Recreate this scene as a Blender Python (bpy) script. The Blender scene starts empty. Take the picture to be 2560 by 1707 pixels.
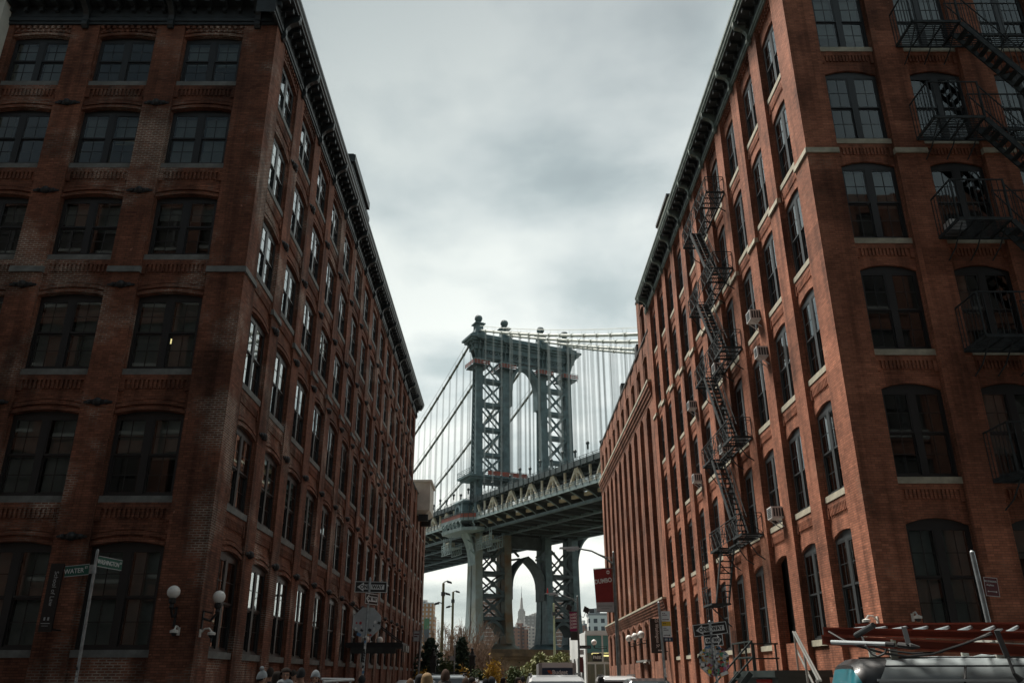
import bpy, bmesh, math, random
from mathutils import Vector, Matrix
random.seed(7)
S = bpy.context.scene
COL = S.collection
R = math.radians

# ------------------------------------------------------------------ camera
EYE = 1.65
PITCH, YAW, ROLL, FPX = R(22.108), R(0.3405), R(-0.1223), 2060.7
cF = Vector((math.sin(YAW)*math.cos(PITCH), math.cos(YAW)*math.cos(PITCH), math.sin(PITCH)))
cR = Vector((math.cos(YAW), -math.sin(YAW), 0))
cU = cR.cross(cF)
cR, cU = cR*math.cos(ROLL)+cU*math.sin(ROLL), -cR*math.sin(ROLL)+cU*math.cos(ROLL)
cam = bpy.data.cameras.new('camera'); cam_o = bpy.data.objects.new('camera', cam); COL.objects.link(cam_o)
m = Matrix((cR, cU, -cF)).transposed().to_4x4(); m.translation = (0, 0, EYE)
cam_o.matrix_world = m
cam.sensor_width = 36; cam.lens = FPX*36/2560; cam.clip_start = 0.1; cam.clip_end = 20000
S.camera = cam_o

def at(px, py, Y):
    """photo pixel (2560 wide) + distance along the street -> point"""
    r = cF + cR*((px-1280)/FPX) - cU*((py-853.5)/FPX)
    p = r*(Y/r.y); return Vector((p.x, p.y, p.z+EYE))

# ------------------------------------------------------------------ world, sun, exposure
SUN_EL, SUN_AZ = R(62), R(-46)       # azimuth from +Y (down the street), negative = left
W = bpy.data.worlds.new('World'); S.world = W; W.use_nodes = True
nt = W.node_tree; N = nt.nodes; L = nt.links
N.clear()
def nd(t, **k):
    n = N.new(t)
    for a, b in k.items(): setattr(n, a, b)
    return n
out = nd('ShaderNodeOutputWorld'); bg = nd('ShaderNodeBackground'); bg.inputs[1].default_value = 0.12
L.new(bg.outputs[0], out.inputs[0])
sky = nd('ShaderNodeTexSky', sky_type='NISHITA', sun_disc=False, sun_elevation=SUN_EL, sun_rotation=-SUN_AZ)
sky.dust_density = 4
tc = nd('ShaderNodeTexCoord'); sep = nd('ShaderNodeSeparateXYZ'); L.new(tc.outputs['Generated'], sep.inputs[0])
def mth(op, a, b=None, clamp=False):
    n = nd('ShaderNodeMath', operation=op, use_clamp=clamp)
    for i, v in enumerate((a, b)):
        if v is None: continue
        if isinstance(v, (int, float)): n.inputs[i].default_value = v
        else: L.new(v, n.inputs[i])
    return n.outputs[0]
def ramp(fac, pts):
    n = nd('ShaderNodeValToRGB'); e = n.color_ramp.elements
    while len(e) < len(pts): e.new(0.5)
    for i, (p, c) in enumerate(pts): e[i].position = p; e[i].color = (*c, 1)
    L.new(fac, n.inputs[0]); return n.outputs[0]
def mixc(fac, a, b, blend='MIX'):
    n = nd('ShaderNodeMix', data_type='RGBA', blend_type=blend)
    for i, v in ((0, fac), (6, a), (7, b)):
        if isinstance(v, (int, float)): n.inputs[i].default_value = v
        elif isinstance(v, tuple): n.inputs[i].default_value = (*v, 1)
        else: L.new(v, n.inputs[i])
    return n.outputs[2]
zz = mth('ADD', mth('MAXIMUM', sep.outputs[2], 0.0), 0.32)
cmb = nd('ShaderNodeCombineXYZ')
L.new(mth('DIVIDE', sep.outputs[0], zz), cmb.inputs[0]); L.new(mth('DIVIDE', sep.outputs[1], zz), cmb.inputs[1])
cmb.inputs[2].default_value = 6.6
n1 = nd('ShaderNodeTexNoise'); n1.inputs['Scale'].default_value = 1.7; n1.inputs['Detail'].default_value = 6; n1.inputs['Roughness'].default_value = .52
n1.inputs['Distortion'].default_value = .35
L.new(cmb.outputs[0], n1.inputs['Vector'])
n2 = nd('ShaderNodeTexNoise'); n2.inputs['Scale'].default_value = 3.6; n2.inputs['Detail'].default_value = 5
L.new(cmb.outputs[0], n2.inputs['Vector'])
cl = mth('ADD', mth('MULTIPLY', n1.outputs[0], .74), mth('MULTIPLY', n2.outputs[0], .26))
cloud = ramp(cl, [(.38, (2.0, 2.42, 2.52)), (.46, (2.8, 3.25, 3.32)), (.52, (4.0, 4.35, 4.35)), (.585, (5.1, 5.35, 5.2))])
# sky shaped for its light: brighter ahead, dimmed behind camera to darken cross-street fronts
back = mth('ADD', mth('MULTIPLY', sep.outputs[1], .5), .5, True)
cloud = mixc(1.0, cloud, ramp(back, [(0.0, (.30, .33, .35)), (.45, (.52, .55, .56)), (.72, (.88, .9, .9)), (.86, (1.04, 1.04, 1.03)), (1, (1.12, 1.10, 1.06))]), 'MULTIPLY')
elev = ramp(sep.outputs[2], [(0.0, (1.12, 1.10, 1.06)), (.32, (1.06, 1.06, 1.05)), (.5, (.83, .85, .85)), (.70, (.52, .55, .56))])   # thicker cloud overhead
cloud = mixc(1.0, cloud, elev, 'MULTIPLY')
side = mth('ADD', mth('MULTIPLY', sep.outputs[0], .5), .5, True)                # sky brightened unseen at right to light the left front and panes; dimmed left
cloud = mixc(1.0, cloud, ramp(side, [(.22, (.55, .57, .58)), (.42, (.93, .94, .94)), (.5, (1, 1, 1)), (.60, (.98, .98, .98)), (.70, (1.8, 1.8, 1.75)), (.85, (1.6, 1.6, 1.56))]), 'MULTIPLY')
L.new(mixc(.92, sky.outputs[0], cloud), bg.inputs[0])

sl = bpy.data.lights.new('sun', 'SUN'); sl.energy = 4.6; sl.angle = R(22); sl.color = (1, .93, .84)
so = bpy.data.objects.new('sun', sl); COL.objects.link(so)
sd = Vector((math.sin(SUN_AZ)*math.cos(SUN_EL), math.cos(SUN_AZ)*math.cos(SUN_EL), math.sin(SUN_EL)))
so.rotation_euler = sd.to_track_quat('Z', 'Y').to_euler(); so.location = sd*300
S.view_settings.view_transform = 'Standard'; S.view_settings.look = 'None'
S.view_settings.gamma = 1; S.view_settings.exposure = 0.65
S.cycles.max_bounces = 6; S.cycles.transparent_max_bounces = 12
S.cycles.caustics_reflective = False; S.cycles.caustics_refractive = False

# ------------------------------------------------------------------ materials
def mat(name, col, rough=.7, metal=0., spec=.5, var=0., vscale=3., bump=0., col2=None, emit=None, dirt=0.):
    m = bpy.data.materials.new(name); m.use_nodes = True
    t = m.node_tree; b = t.nodes['Principled BSDF']
    b.inputs['Base Color'].default_value = (*col, 1); b.inputs['Roughness'].default_value = rough
    b.inputs['Metallic'].default_value = metal; b.inputs['Specular IOR Level'].default_value = spec
    if emit: b.inputs['Emission Color'].default_value = (*emit[0], 1); b.inputs['Emission Strength'].default_value = emit[1]
    if var or bump or col2:
        tcn = t.nodes.new('ShaderNodeTexCoord'); nz = t.nodes.new('ShaderNodeTexNoise')
        nz.inputs['Scale'].default_value = vscale; nz.inputs['Detail'].default_value = 6; nz.inputs['Roughness'].default_value = .6
        t.links.new(tcn.outputs['Object'], nz.inputs['Vector'])
        if var or col2:
            rp = t.nodes.new('ShaderNodeValToRGB'); e = rp.color_ramp.elements
            c2 = col2 or tuple(c*(1+var) for c in col)
            c1 = col if col2 else tuple(c*(1-var) for c in col)
            e[0].position = .38; e[1].position = .64; e[0].color = (*c1, 1); e[1].color = (*c2, 1)
            t.links.new(nz.outputs[0], rp.inputs[0]); t.links.new(rp.outputs[0], b.inputs['Base Color'])
        if bump:
            bp = t.nodes.new('ShaderNodeBump'); bp.inputs['Strength'].default_value = bump; bp.inputs['Distance'].default_value = .02
            t.links.new(nz.outputs[0], bp.inputs['Height']); t.links.new(bp.outputs[0], b.inputs['Normal'])
    return m

def brick_mat(name, c1, c2, mortar, pale, patch=.62, bw=.205, bh=.070, speck=.3, seed=0.):
    m = bpy.data.materials.new(name); m.use_nodes = True
    t = m.node_tree; b = t.nodes['Principled BSDF']; n = t.nodes; l = t.links
    b.inputs['Roughness'].default_value = .88; b.inputs['Specular IOR Level'].default_value = .25
    uv = n.new('ShaderNodeUVMap'); uv.uv_map = 'UVMap'
    bt = n.new('ShaderNodeTexBrick'); l.new(uv.outputs[0], bt.inputs['Vector'])
    bt.inputs['Scale'].default_value = 1; bt.inputs['Brick Width'].default_value = bw; bt.inputs['Row Height'].default_value = bh
    bt.inputs['Mortar Size'].default_value = .010; bt.inputs['Mortar Smooth'].default_value = .3
    bt.inputs['Color1'].default_value = (*c1, 1); bt.inputs['Color2'].default_value = (*c2, 1)
    geo = n.new('ShaderNodeNewGeometry')
    def noise(scale, det=4, ro=.55, off=0.):
        mp = n.new('ShaderNodeMapping'); l.new(geo.outputs['Position'], mp.inputs[0]); mp.inputs['Location'].default_value = (seed+off, off*2, -off)
        z = n.new('ShaderNodeTexNoise'); z.inputs['Scale'].default_value = scale; z.inputs['Detail'].default_value = det; z.inputs['Roughness'].default_value = ro
        l.new(mp.outputs[0], z.inputs['Vector']); return z.outputs[0]
    def rmp(f, pts):
        r = n.new('ShaderNodeValToRGB'); e = r.color_ramp.elements
        while len(e) < len(pts): e.new(.5)
        for i, (p, c) in enumerate(pts): e[i].position = p; e[i].color = (c, c, c, 1) if isinstance(c, (int, float)) else (*c, 1)
        l.new(f, r.inputs[0]); return r.outputs[0]
    def mx(f, a, bb, bl='MIX'):
        x = n.new('ShaderNodeMix'); x.data_type = 'RGBA'; x.blend_type = bl
        for i, v in ((0, f), (6, a), (7, bb)):
            if isinstance(v, (int, float)): x.inputs[i].default_value = v
            elif isinstance(v, tuple): x.inputs[i].default_value = (*v, 1)
            else: l.new(v, x.inputs[i])
        return x.outputs[2]
    # mortar: pale only in repointed patches
    pz = rmp(noise(.35, 5, .6, 3.), [(patch-.06, 0.), (patch+.05, 1.)])
    l.new(mx(pz, mortar, pale), bt.inputs['Mortar'])
    ms = n.new('ShaderNodeMath'); ms.operation = 'MULTIPLY_ADD'; l.new(pz, ms.inputs[0]); ms.inputs[1].default_value = .009; ms.inputs[2].default_value = .010; l.new(ms.outputs[0], bt.inputs['Mortar Size'])
    # broad weathering, streaks, single pale bricks
    big = rmp(noise(.5, 6, .62), [(.3, .52), (.5, 1.), (.72, 1.32)])
    c = mx(1., bt.outputs[0], big, 'MULTIPLY')
    mps = n.new('ShaderNodeMapping'); l.new(geo.outputs['Position'], mps.inputs[0]); mps.inputs['Scale'].default_value = (2.2, 2.2, .16)
    zs = n.new('ShaderNodeTexNoise'); zs.inputs['Scale'].default_value = 1.; zs.inputs['Detail'].default_value = 5; l.new(mps.outputs[0], zs.inputs['Vector'])
    c = mx(1., c, rmp(zs.outputs[0], [(.34, .56), (.5, 1.), (.7, 1.15)]), 'MULTIPLY')
    # per-brick variation through a stretched cell noise in UV
    mpb = n.new('ShaderNodeMapping'); l.new(uv.outputs[0], mpb.inputs[0]); mpb.inputs['Scale'].default_value = (1/bw, 1/bh, 1)
    vz = n.new('ShaderNodeTexWhiteNoise'); vz.noise_dimensions = '2D'
    fl = n.new('ShaderNodeVectorMath'); fl.operation = 'FLOOR'; l.new(mpb.outputs[0], fl.inputs[0]); l.new(fl.outputs[0], vz.inputs['Vector'])
    c = mx(1., c, rmp(vz.outputs[0], [(0., .80), (.5, 1.), (1., 1.16)]), 'MULTIPLY')
    mpc = n.new('ShaderNodeMapping'); l.new(uv.outputs[0], mpc.inputs[0]); mpc.inputs['Scale'].default_value = (1/1.85, 1/.98, 1); mpc.inputs['Location'].default_value = (seed*.37, seed*.11, 0)
    fc = n.new('ShaderNodeVectorMath'); fc.operation = 'FLOOR'; l.new(mpc.outputs[0], fc.inputs[0]); vc = n.new('ShaderNodeTexWhiteNoise'); vc.noise_dimensions = '2D'; l.new(fc.outputs[0], vc.inputs['Vector'])
    c = mx(1., c, rmp(vc.outputs[0], [(.06, .74), (.09, 1.), (.90, 1.), (.93, 1.2)]), 'MULTIPLY')     # rebuilt patches of other brick
    sp = rmp(noise(7., 2, .4, 9.), [(.80-speck*.12, 0.), (.83-speck*.12, .8)])
    c = mx(sp, c, tuple(min(1, x*1.5+.05) for x in c1))
    l.new(c, b.inputs['Base Color'])
    bp = n.new('ShaderNodeBump'); bp.inputs['Strength'].default_value = .6; bp.inputs['Distance'].default_value = .012; bp.invert = True
    l.new(bt.outputs['Fac'], bp.inputs['Height']); l.new(bp.outputs[0], b.inputs['Normal'])
    return m

def glass_mat(name, tint=(.5, .56, .56), k=1.0):
    m = bpy.data.materials.new(name); m.use_nodes = True
    t = m.node_tree; n = t.nodes; l = t.links; n.remove(n['Principled BSDF'])
    tr = n.new('ShaderNodeBsdfTransparent'); tr.inputs[0].default_value = (*tint, 1)
    gl = n.new('ShaderNodeBsdfGlossy'); gl.inputs[0].default_value = (.92, .96, .97, 1); gl.inputs['Roughness'].default_value = .02
    f0 = n.new('ShaderNodeFresnel'); f0.inputs[0].default_value = 1.5
    fr = n.new('ShaderNodeMath'); fr.operation = 'MULTIPLY'; fr.use_clamp = True; fr.inputs[1].default_value = 1.8; l.new(f0.outputs[0], fr.inputs[0])
    tcn = n.new('ShaderNodeNewGeometry'); nz = n.new('ShaderNodeTexNoise'); nz.inputs['Scale'].default_value = 1.3; nz.inputs['Detail'].default_value = 1
    l.new(tcn.outputs['Position'], nz.inputs['Vector'])
    bp = n.new('ShaderNodeBump'); bp.inputs['Strength'].default_value = .02; bp.inputs['Distance'].default_value = .01
    l.new(nz.outputs[0], bp.inputs['Height']); l.new(bp.outputs[0], gl.inputs['Normal'])
    mx = n.new('ShaderNodeMixShader'); l.new(fr.outputs[0], mx.inputs[0]); l.new(tr.outputs[0], mx.inputs[1]); l.new(gl.outputs[0], mx.inputs[2])
    l.new(mx.outputs[0], n['Material Output'].inputs[0]); return m

M = {}
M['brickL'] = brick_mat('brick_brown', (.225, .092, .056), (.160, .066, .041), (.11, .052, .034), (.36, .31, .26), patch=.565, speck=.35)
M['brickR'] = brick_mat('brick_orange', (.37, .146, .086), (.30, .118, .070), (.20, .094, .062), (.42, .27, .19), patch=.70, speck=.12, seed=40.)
M['brickD'] = brick_mat('brick_dark', (.12, .052, .034), (.09, .04, .027), (.07, .04, .03), (.2, .16, .13), patch=.7, seed=20.)
M['brickF'] = brick_mat('brick_far', (.29, .125, .078), (.225, .096, .061), (.17, .095, .066), (.36, .28, .22), patch=.66, speck=.2, seed=80.)
M['stone'] = mat('sill_stone', (.16, .172, .165), .85, var=.25, vscale=2.5, bump=.2)
M['stoneR'] = mat('sandstone', (.42, .40, .31), .85, var=.22, vscale=2.5, bump=.2)
M['frame'] = mat('window_paint_black', (.014, .016, .017), .45)
M['frameR'] = mat('window_paint_grey', (.045, .052, .055), .4)
M['glass'] = glass_mat('window_glass')
M['interior'] = mat('room_dark', (.02, .021, .02), .9, var=.5, vscale=.7)
M['blind'] = mat('blind_cloth', (.55, .60, .57), .9, var=.15, vscale=1.)
M['iron'] = mat('black_iron', (.012, .013, .014), .55, var=.3, vscale=6)
M['cornL'] = mat('cornice_black', (.018, .024, .026), .5, var=.35, vscale=3)
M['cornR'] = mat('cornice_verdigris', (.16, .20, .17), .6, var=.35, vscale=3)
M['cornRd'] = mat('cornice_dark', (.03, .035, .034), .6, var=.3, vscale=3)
M['roof'] = mat('roof_tar', (.05, .05, .05), .95)
M['escape'] = mat('escape_iron', (.045, .054, .057), .8, spec=.2, var=.3, vscale=5)
M['white'] = mat('white_paint', (.75, .76, .74), .5, var=.06)

# ------------------------------------------------------------------ mesh helpers
class MB:
    def __init__(s, tf=None): s.v = []; s.f = []; s.mi = []; s.tf = tf; s.cur = 0; s.flip = False
    def P(s, p):
        p = s.tf(*p) if s.tf else p
        s.v.append(tuple(p)); return len(s.v)-1
    def face(s, pts, mi=None):
        i = [s.P(p) for p in pts]
        s.f.append(tuple(i)); s.mi.append(s.cur if mi is None else mi)
    def hexa(s, b, t, mi=None):
        """closed solid from bottom ring and top ring of points"""
        n = len(b); i = [s.P(p) for p in b]; j = [s.P(p) for p in t]; k = s.cur if mi is None else mi
        s.f.append(tuple(reversed(i))); s.f.append(tuple(j)); s.mi += [k, k]
        for a in range(n):
            c = (a+1) % n; s.f.append((i[a], i[c], j[c], j[a])); s.mi.append(k)
    def box(s, x0, x1, y0, y1, z0, z1, mi=None):
        s.hexa([(x0, y0, z0), (x1, y0, z0), (x1, y1, z0), (x0, y1, z0)], [(x0, y0, z1), (x1, y0, z1), (x1, y1, z1), (x0, y1, z1)], mi)
    def bar(s, p, q, w, h=None, up=(0, 0, 1), mi=None):
        p = Vector(p); q = Vector(q); h = h or w; d = (q-p).normalized(); u = Vector(up)
        if abs(d.dot(u)) > .98: u = Vector((1, 0, 0))
        a = d.cross(u).normalized(); b = a.cross(d).normalized(); a *= w/2; b *= h/2
        s.hexa([p-a-b, p+a-b, p+a+b, p-a+b], [q-a-b, q+a-b, q+a+b, q-a+b], mi)
    def tube(s, pts, rad, n=8, mi=None, closed=True):
        pts = [Vector(p) for p in pts]; rs = rad if isinstance(rad, (list, tuple)) else [rad]*len(pts)
        k = s.cur if mi is None else mi; rings = []; pu = None
        for i, p in enumerate(pts):
            d = (pts[min(i+1, len(pts)-1)]-pts[max(i-1, 0)]).normalized()
            u = Vector((0, 0, 1)) if abs(d.z) < .95 else Vector((1, 0, 0))
            if pu is not None: u = pu
            a = d.cross(u)
            if a.length < 1e-4: a = d.orthogonal()
            a.normalize(); b = a.cross(d).normalized(); pu = b
            rings.append([s.P(p+(a*math.cos(2*math.pi*j/n)+b*math.sin(2*math.pi*j/n))*rs[i]) for j in range(n)])
        for x, y in zip(rings, rings[1:]):
            for j in range(n): s.f.append((x[j], x[(j+1) % n], y[(j+1) % n], y[j])); s.mi.append(k)
        if closed: s.f.append(tuple(reversed(rings[0]))); s.f.append(tuple(rings[-1])); s.mi += [k, k]
    def lathe(s, c, prof, n=16, mi=None):
        k = s.cur if mi is None else mi; c = Vector(c)
        rings = [[s.P(c+Vector((r*math.cos(2*math.pi*j/n), r*math.sin(2*math.pi*j/n), z))) for j in range(n)] for r, z in prof]
        for x, y in zip(rings, rings[1:]):
            for j in range(n): s.f.append((x[j], x[(j+1) % n], y[(j+1) % n], y[j])); s.mi.append(k)
        s.f.append(tuple(reversed(rings[0]))); s.f.append(tuple(rings[-1])); s.mi += [k, k]
    def ball(s, c, r, n=14, m=9, mi=None, sc=(1, 1, 1)):
        pr = [(max(.001, math.sin(math.pi*i/m))*r, -math.cos(math.pi*i/m)*r) for i in range(m+1)]
        k = s.cur if mi is None else mi; c = Vector(c)
        rings = [[s.P(c+Vector((q*math.cos(2*math.pi*j/n)*sc[0], q*math.sin(2*math.pi*j/n)*sc[1], z*sc[2]))) for j in range(n)] for q, z in pr]
        for x, y in zip(rings, rings[1:]):
            for j in range(n): s.f.append((x[j], x[(j+1) % n], y[(j+1) % n], y[j])); s.mi.append(k)
    def build(s, name, mats, parent=None, smooth=False, fix=True, loc=None, uv=True, kind=None):
        me = bpy.data.meshes.new(name); me.from_pydata(s.v, [], s.f)
        for x in (mats if isinstance(mats, (list, tuple)) else [mats]): me.materials.append(M[x] if isinstance(x, str) else x)
        for p, k in zip(me.polygons, s.mi): p.material_index = k; p.use_smooth = smooth
        if fix:
            bm = bmesh.new(); bm.from_mesh(me); bmesh.ops.recalc_face_normals(bm, faces=bm.faces); bm.to_mesh(me); bm.free()
        if uv: box_uv(me)
        return link(name, me, parent, loc, kind)
def box_uv(me):
    ul = me.uv_layers.new(name='UVMap'); vs = me.vertices
    for p in me.polygons:
        n = p.normal; a = abs(n.x), abs(n.y), abs(n.z)
        for li in p.loop_indices:
            c = vs[me.loops[li].vertex_index].co
            ul.data[li].uv = (c.x, c.y) if a[2] > .9 else ((c.y, c.z) if a[0] > a[1] else (c.x+.1, c.z))
def link(name, me, parent=None, loc=None, kind=None):
    o = bpy.data.objects.new(name, me); COL.objects.link(o)
    if parent: o.parent = parent
    if loc is not None: o.location = loc
    if kind: o['kind'] = kind
    return o
def thing(name, label, cat, loc=(0, 0, 0), rz=0., group=None):
    o = bpy.data.objects.new(name, None); COL.objects.link(o); o.location = loc; o.rotation_euler = (0, 0, rz)
    o.empty_display_size = .3; o['label'] = label; o['category'] = cat
    if group: o['group'] = group
    return o
def tag(o, label, cat, group=None):
    o['label'] = label; o['category'] = cat
    if group: o['group'] = group
    return o
KIDS = {}
def dup(o, parent=None, loc=None, rz=None):
    c = o.copy(); COL.objects.link(c)
    if parent is not None: c.parent = parent
    if loc is not None: c.location = loc
    if rz is not None: c.rotation_euler = (0, 0, rz)
    for ch in list(o.children): dup(ch, c)
    return c
_fonts = {}
def letters(s, size, material, parent, mtx, name='lettering', sx=1., bold=.0, align='CENTER', shear=0.):
    cu = bpy.data.curves.new('t', 'FONT'); cu.body = s; cu.size = size; cu.align_x = align; cu.align_y = 'CENTER'
    cu.extrude = .004; cu.offset = bold; cu.shear = shear; cu.resolution_u = 3
    to = bpy.data.objects.new('t', cu); COL.objects.link(to)
    dg = bpy.context.evaluated_depsgraph_get(); me = bpy.data.meshes.new_from_object(to.evaluated_get(dg))
    bpy.data.objects.remove(to); bpy.data.curves.remove(cu)
    me.materials.clear(); me.materials.append(M[material]); me.name = name
    me.transform(Matrix.Diagonal((sx, 1, 1, 1)))
    o = link(name, me, parent); o.matrix_local = mtx; return o
# ------------------------------------------------------------------ brick buildings
XL, XR, D = -8.25, 10.05, 23.2
PD, WD = .19, .235          # panel recess, window-frame recess behind the pier face
def tf_LW(u, d, z): return (XL+d, u, z)
def tf_RW(u, d, z): return (XR-d, u, z)
def tf_S(u, d, z): return (u, D-d, z)
ROT = {tf_LW: R(90), tf_RW: R(-90), tf_S: 0.}
def arch_pts(u0, u1, sp, r, n=8):
    c, w = (u0+u1)/2, (u1-u0)/2
    return [(c+w*(2*i/n-1), sp+r*(1-(2*i/n-1)**2)) for i in range(n+1)]

def facade(b, tf, bays, piers, floors, base, top, hood=True, mar=.06, pd=PD, wd=WD, frieze=True, dentil=True, skip=()):
    """brick wall with arched openings between projecting piers; floors = [(sill, spring, rise)]"""
    b.tf = tf
    for (u0, u1) in piers: b.box(u0, u1, -pd-.06, 0, base, top)
    for bi, (u0, u1) in enumerate(bays):
        prev = [(u0, base), (u1, base)]
        for fi, (s, sp, r) in enumerate(floors):
            if (bi, fi) in skip: s2 = base+.05
            else: s2 = s
            for (a, za), (c, zc) in zip(prev, prev[1:]):
                if c-a > 1e-5: b.face([(a, -pd, za), (c, -pd, zc), (c, -pd, s2), (a, -pd, s2)])
            o0, o1 = u0+mar, u1-mar
            for a, c in ((u0, o0), (o1, u1)): b.face([(a, -pd, s2), (c, -pd, s2), (c, -pd, sp), (a, -pd, sp)])
            ap = arch_pts(o0, o1, sp, r)
            for q in (o0, o1): b.face([(q, -pd, s2), (q, -wd-.15, s2), (q, -wd-.15, sp), (q, -pd, sp)])
            for (a, za), (c, zc) in zip(ap, ap[1:]): b.face([(a, -pd, za), (c, -pd, zc), (c, -wd-.15, zc), (a, -wd-.15, za)])
            b.face([(o0, -pd, s2), (o1, -pd, s2), (o1, -wd-.15, s2), (o0, -wd-.15, s2)])
            if hood:                      # two corbelled rowlock courses following the arch
                for k, (lo, hi, pr) in enumerate(((.015, .12, .075), (.20, .31, .055), (.34, .44, .03))):
                    e = .03
                    P = arch_pts(u0+e, u1-e, sp, r)
                    for (a, za), (c, zc) in zip(P, P[1:]):
                        b.hexa([(a, -pd-.02, za+lo), (c, -pd-.02, zc+lo), (c, -pd+pr, zc+lo), (a, -pd+pr, za+lo)],
                               [(a, -pd-.02, za+hi), (c, -pd-.02, zc+hi), (c, -pd+pr, zc+hi), (a, -pd+pr, za+hi)])
            else:                         # flush arch of headers, a hair proud
                P = arch_pts(u0+.02, u1-.02, sp, r)
                for (a, za), (c, zc) in zip(P, P[1:]):
                    b.hexa([(a, -pd-.02, za+.01), (c, -pd-.02, zc+.01), (c, -pd+.012, zc+.01), (a, -pd+.012, za+.01)],
                           [(a, -pd-.02, za+.38), (c, -pd-.02, zc+.38), (c, -pd+.012, zc+.38), (a, -pd+.012, za+.38)])
            # band under the sill with a row of upright headers beneath
            if fi and (bi, fi) not in skip:
                b.box(u0+.01, u1-.01, -pd-.02, -pd+.04, s-.36, s-.192)
                if dentil:
                    n = 13; zt = s-.36
                    b.box(u0+.01, u0+.14, -pd-.02, -pd+.055, zt-.34, zt-.002); b.box(u1-.14, u1-.01, -pd-.02, -pd+.055, zt-.34, zt-.002)
                    for i in range(n):
                        x = u0+.2+(u1-u0-.4)*(i+.5)/n
                        b.box(x-.035, x+.035, -pd-.02, -pd+.045, zt-.26, zt-.002)
            prev = [(u0, sp)]+ap+[(u1, sp)]
        for (a, za), (c, zc) in zip(prev, prev[1:]):
            if c-a > 1e-5: b.face([(a, -pd, za), (c, -pd, zc), (c, -pd, top), (a, -pd, top)])
        if frieze:
            b.box(u0+.002, u1-.002, -pd-.02, -.012, top-.34, top-.01)
            for k, (zz_, off) in enumerate(((top-.46, 0), (top-.58, .5))):
                n = 10
                for i in range(n):
                    x = u0+(u1-u0)*(i+.25+off*.5)/n
                    b.box(x, x+.10, -pd-.02, -pd+.13-.05*k, zz_, zz_+.115)

_wc = {}
def window(parent, tf, u0, u1, sill, sp, r, fm, blind=None, sillmat='stone', wd=WD, rails=True, pair=True):
    w = u1-u0; hs = sp-sill; key = (round(w, 2), round(hs, 2), r, fm, pair)
    if key not in _wc:
        b = MB(); h = w/2
        for s in (-1, 1): b.box(min(s*h, s*(h-.075)), max(s*h, s*(h-.075)), 0, .13, 0, hs)
        b.box(-h+.075, h-.075, 0, .13, 0, .08); b.box(-h+.075, h-.075, 0, .13, hs-.09, hs)
        ap = arch_pts(-h, h, hs, r)
        for (a, za), (c, zc) in zip(ap, ap[1:]): b.hexa([(a, .02, hs), (c, .02, hs), (c, .10, hs), (a, .10, hs)], [(a, .02, za), (c, .02, zc), (c, .10, zc), (a, .10, za)])
        mw = .10 if pair else .0
        if pair: b.box(-mw, mw, -.005, .13, .08, hs-.09)
        sides = ((-h+.075, -mw), (mw, h-.075)) if pair else ((-h+.075, h-.075),)
        mid = .08+(hs-.17)*.5; pv = [MB(), MB(), MB()]
        for a, c in sides:
            for z0, z1, y in ((.08, mid, .045), (mid, hs-.09, .005)):
                for q0, q1 in ((a, a+.045), (c-.045, c)): b.box(q0, q1, y, y+.045, z0, z1)
                b.box(a+.045, c-.045, y, y+.045, z0, z0+.055); b.box(a+.045, c-.045, y, y+.045, z1-.05, z1)
                cx = (a+c)/2; cz = (z0+z1)/2
                b.box(cx-.011, cx+.011, y+.010, y+.03, z0+.055, z1-.05)
                b.box(a+.045, cx-.011, y+.012, y+.034, cz-.011, cz+.011); b.box(cx+.011, c-.045, y+.012, y+.034, cz-.011, cz+.011)
                for v, pm in enumerate(pv):
                    t = [random.uniform(-.005, .005) for _ in range(3)]
                    pm.face([(a+.04, y+.018+t[0], z0+.04), (c-.04, y+.018+t[1], z0+.04), (c-.04, y+.018+t[1]+t[2], z1-.04), (a+.04, y+.018+t[0]+t[2], z1-.04)])
        f = b.build('window', fm); me = f.data; bpy.data.objects.remove(f); pm_ = []
        for p in pv:
            o = p.build('pane', 'glass', fix=False); pm_.append(o.data); bpy.data.objects.remove(o)
        sb = MB(); sb.box(-h-.055, h+.055, -.11, .14, -.19, 0); o = sb.build('sill', sillmat); sm = o.data; bpy.data.objects.remove(o)
        bl = {}
        for q in (.3, .5, .75, 1.):
            k = MB(); k.box(-h+.09, -mw-.03 if pair else h-.09, .22, .235, hs-.1-(hs-.2)*q, hs-.1)
            if pair: k.box(mw+.03, h-.09, .22, .235, hs-.1-(hs-.2)*min(1, q*1.08), hs-.1)
            o = k.build('blind', 'blind'); bl[q] = o.data; bpy.data.objects.remove(o)
        _wc[key] = (me, pm_, sm, bl)
    me, pm_, sm, bl = _wc[key]
    o = link('window', me, parent); x, y, z = tf((u0+u1)/2, -wd, sill); o.location = (x, y, z); o.rotation_euler = (0, 0, ROT[tf])
    link('pane', random.choice(pm_), o)
    link('sill', sm, o)
    if blind: link('blind', bl[blind], o)
    return o

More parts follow.
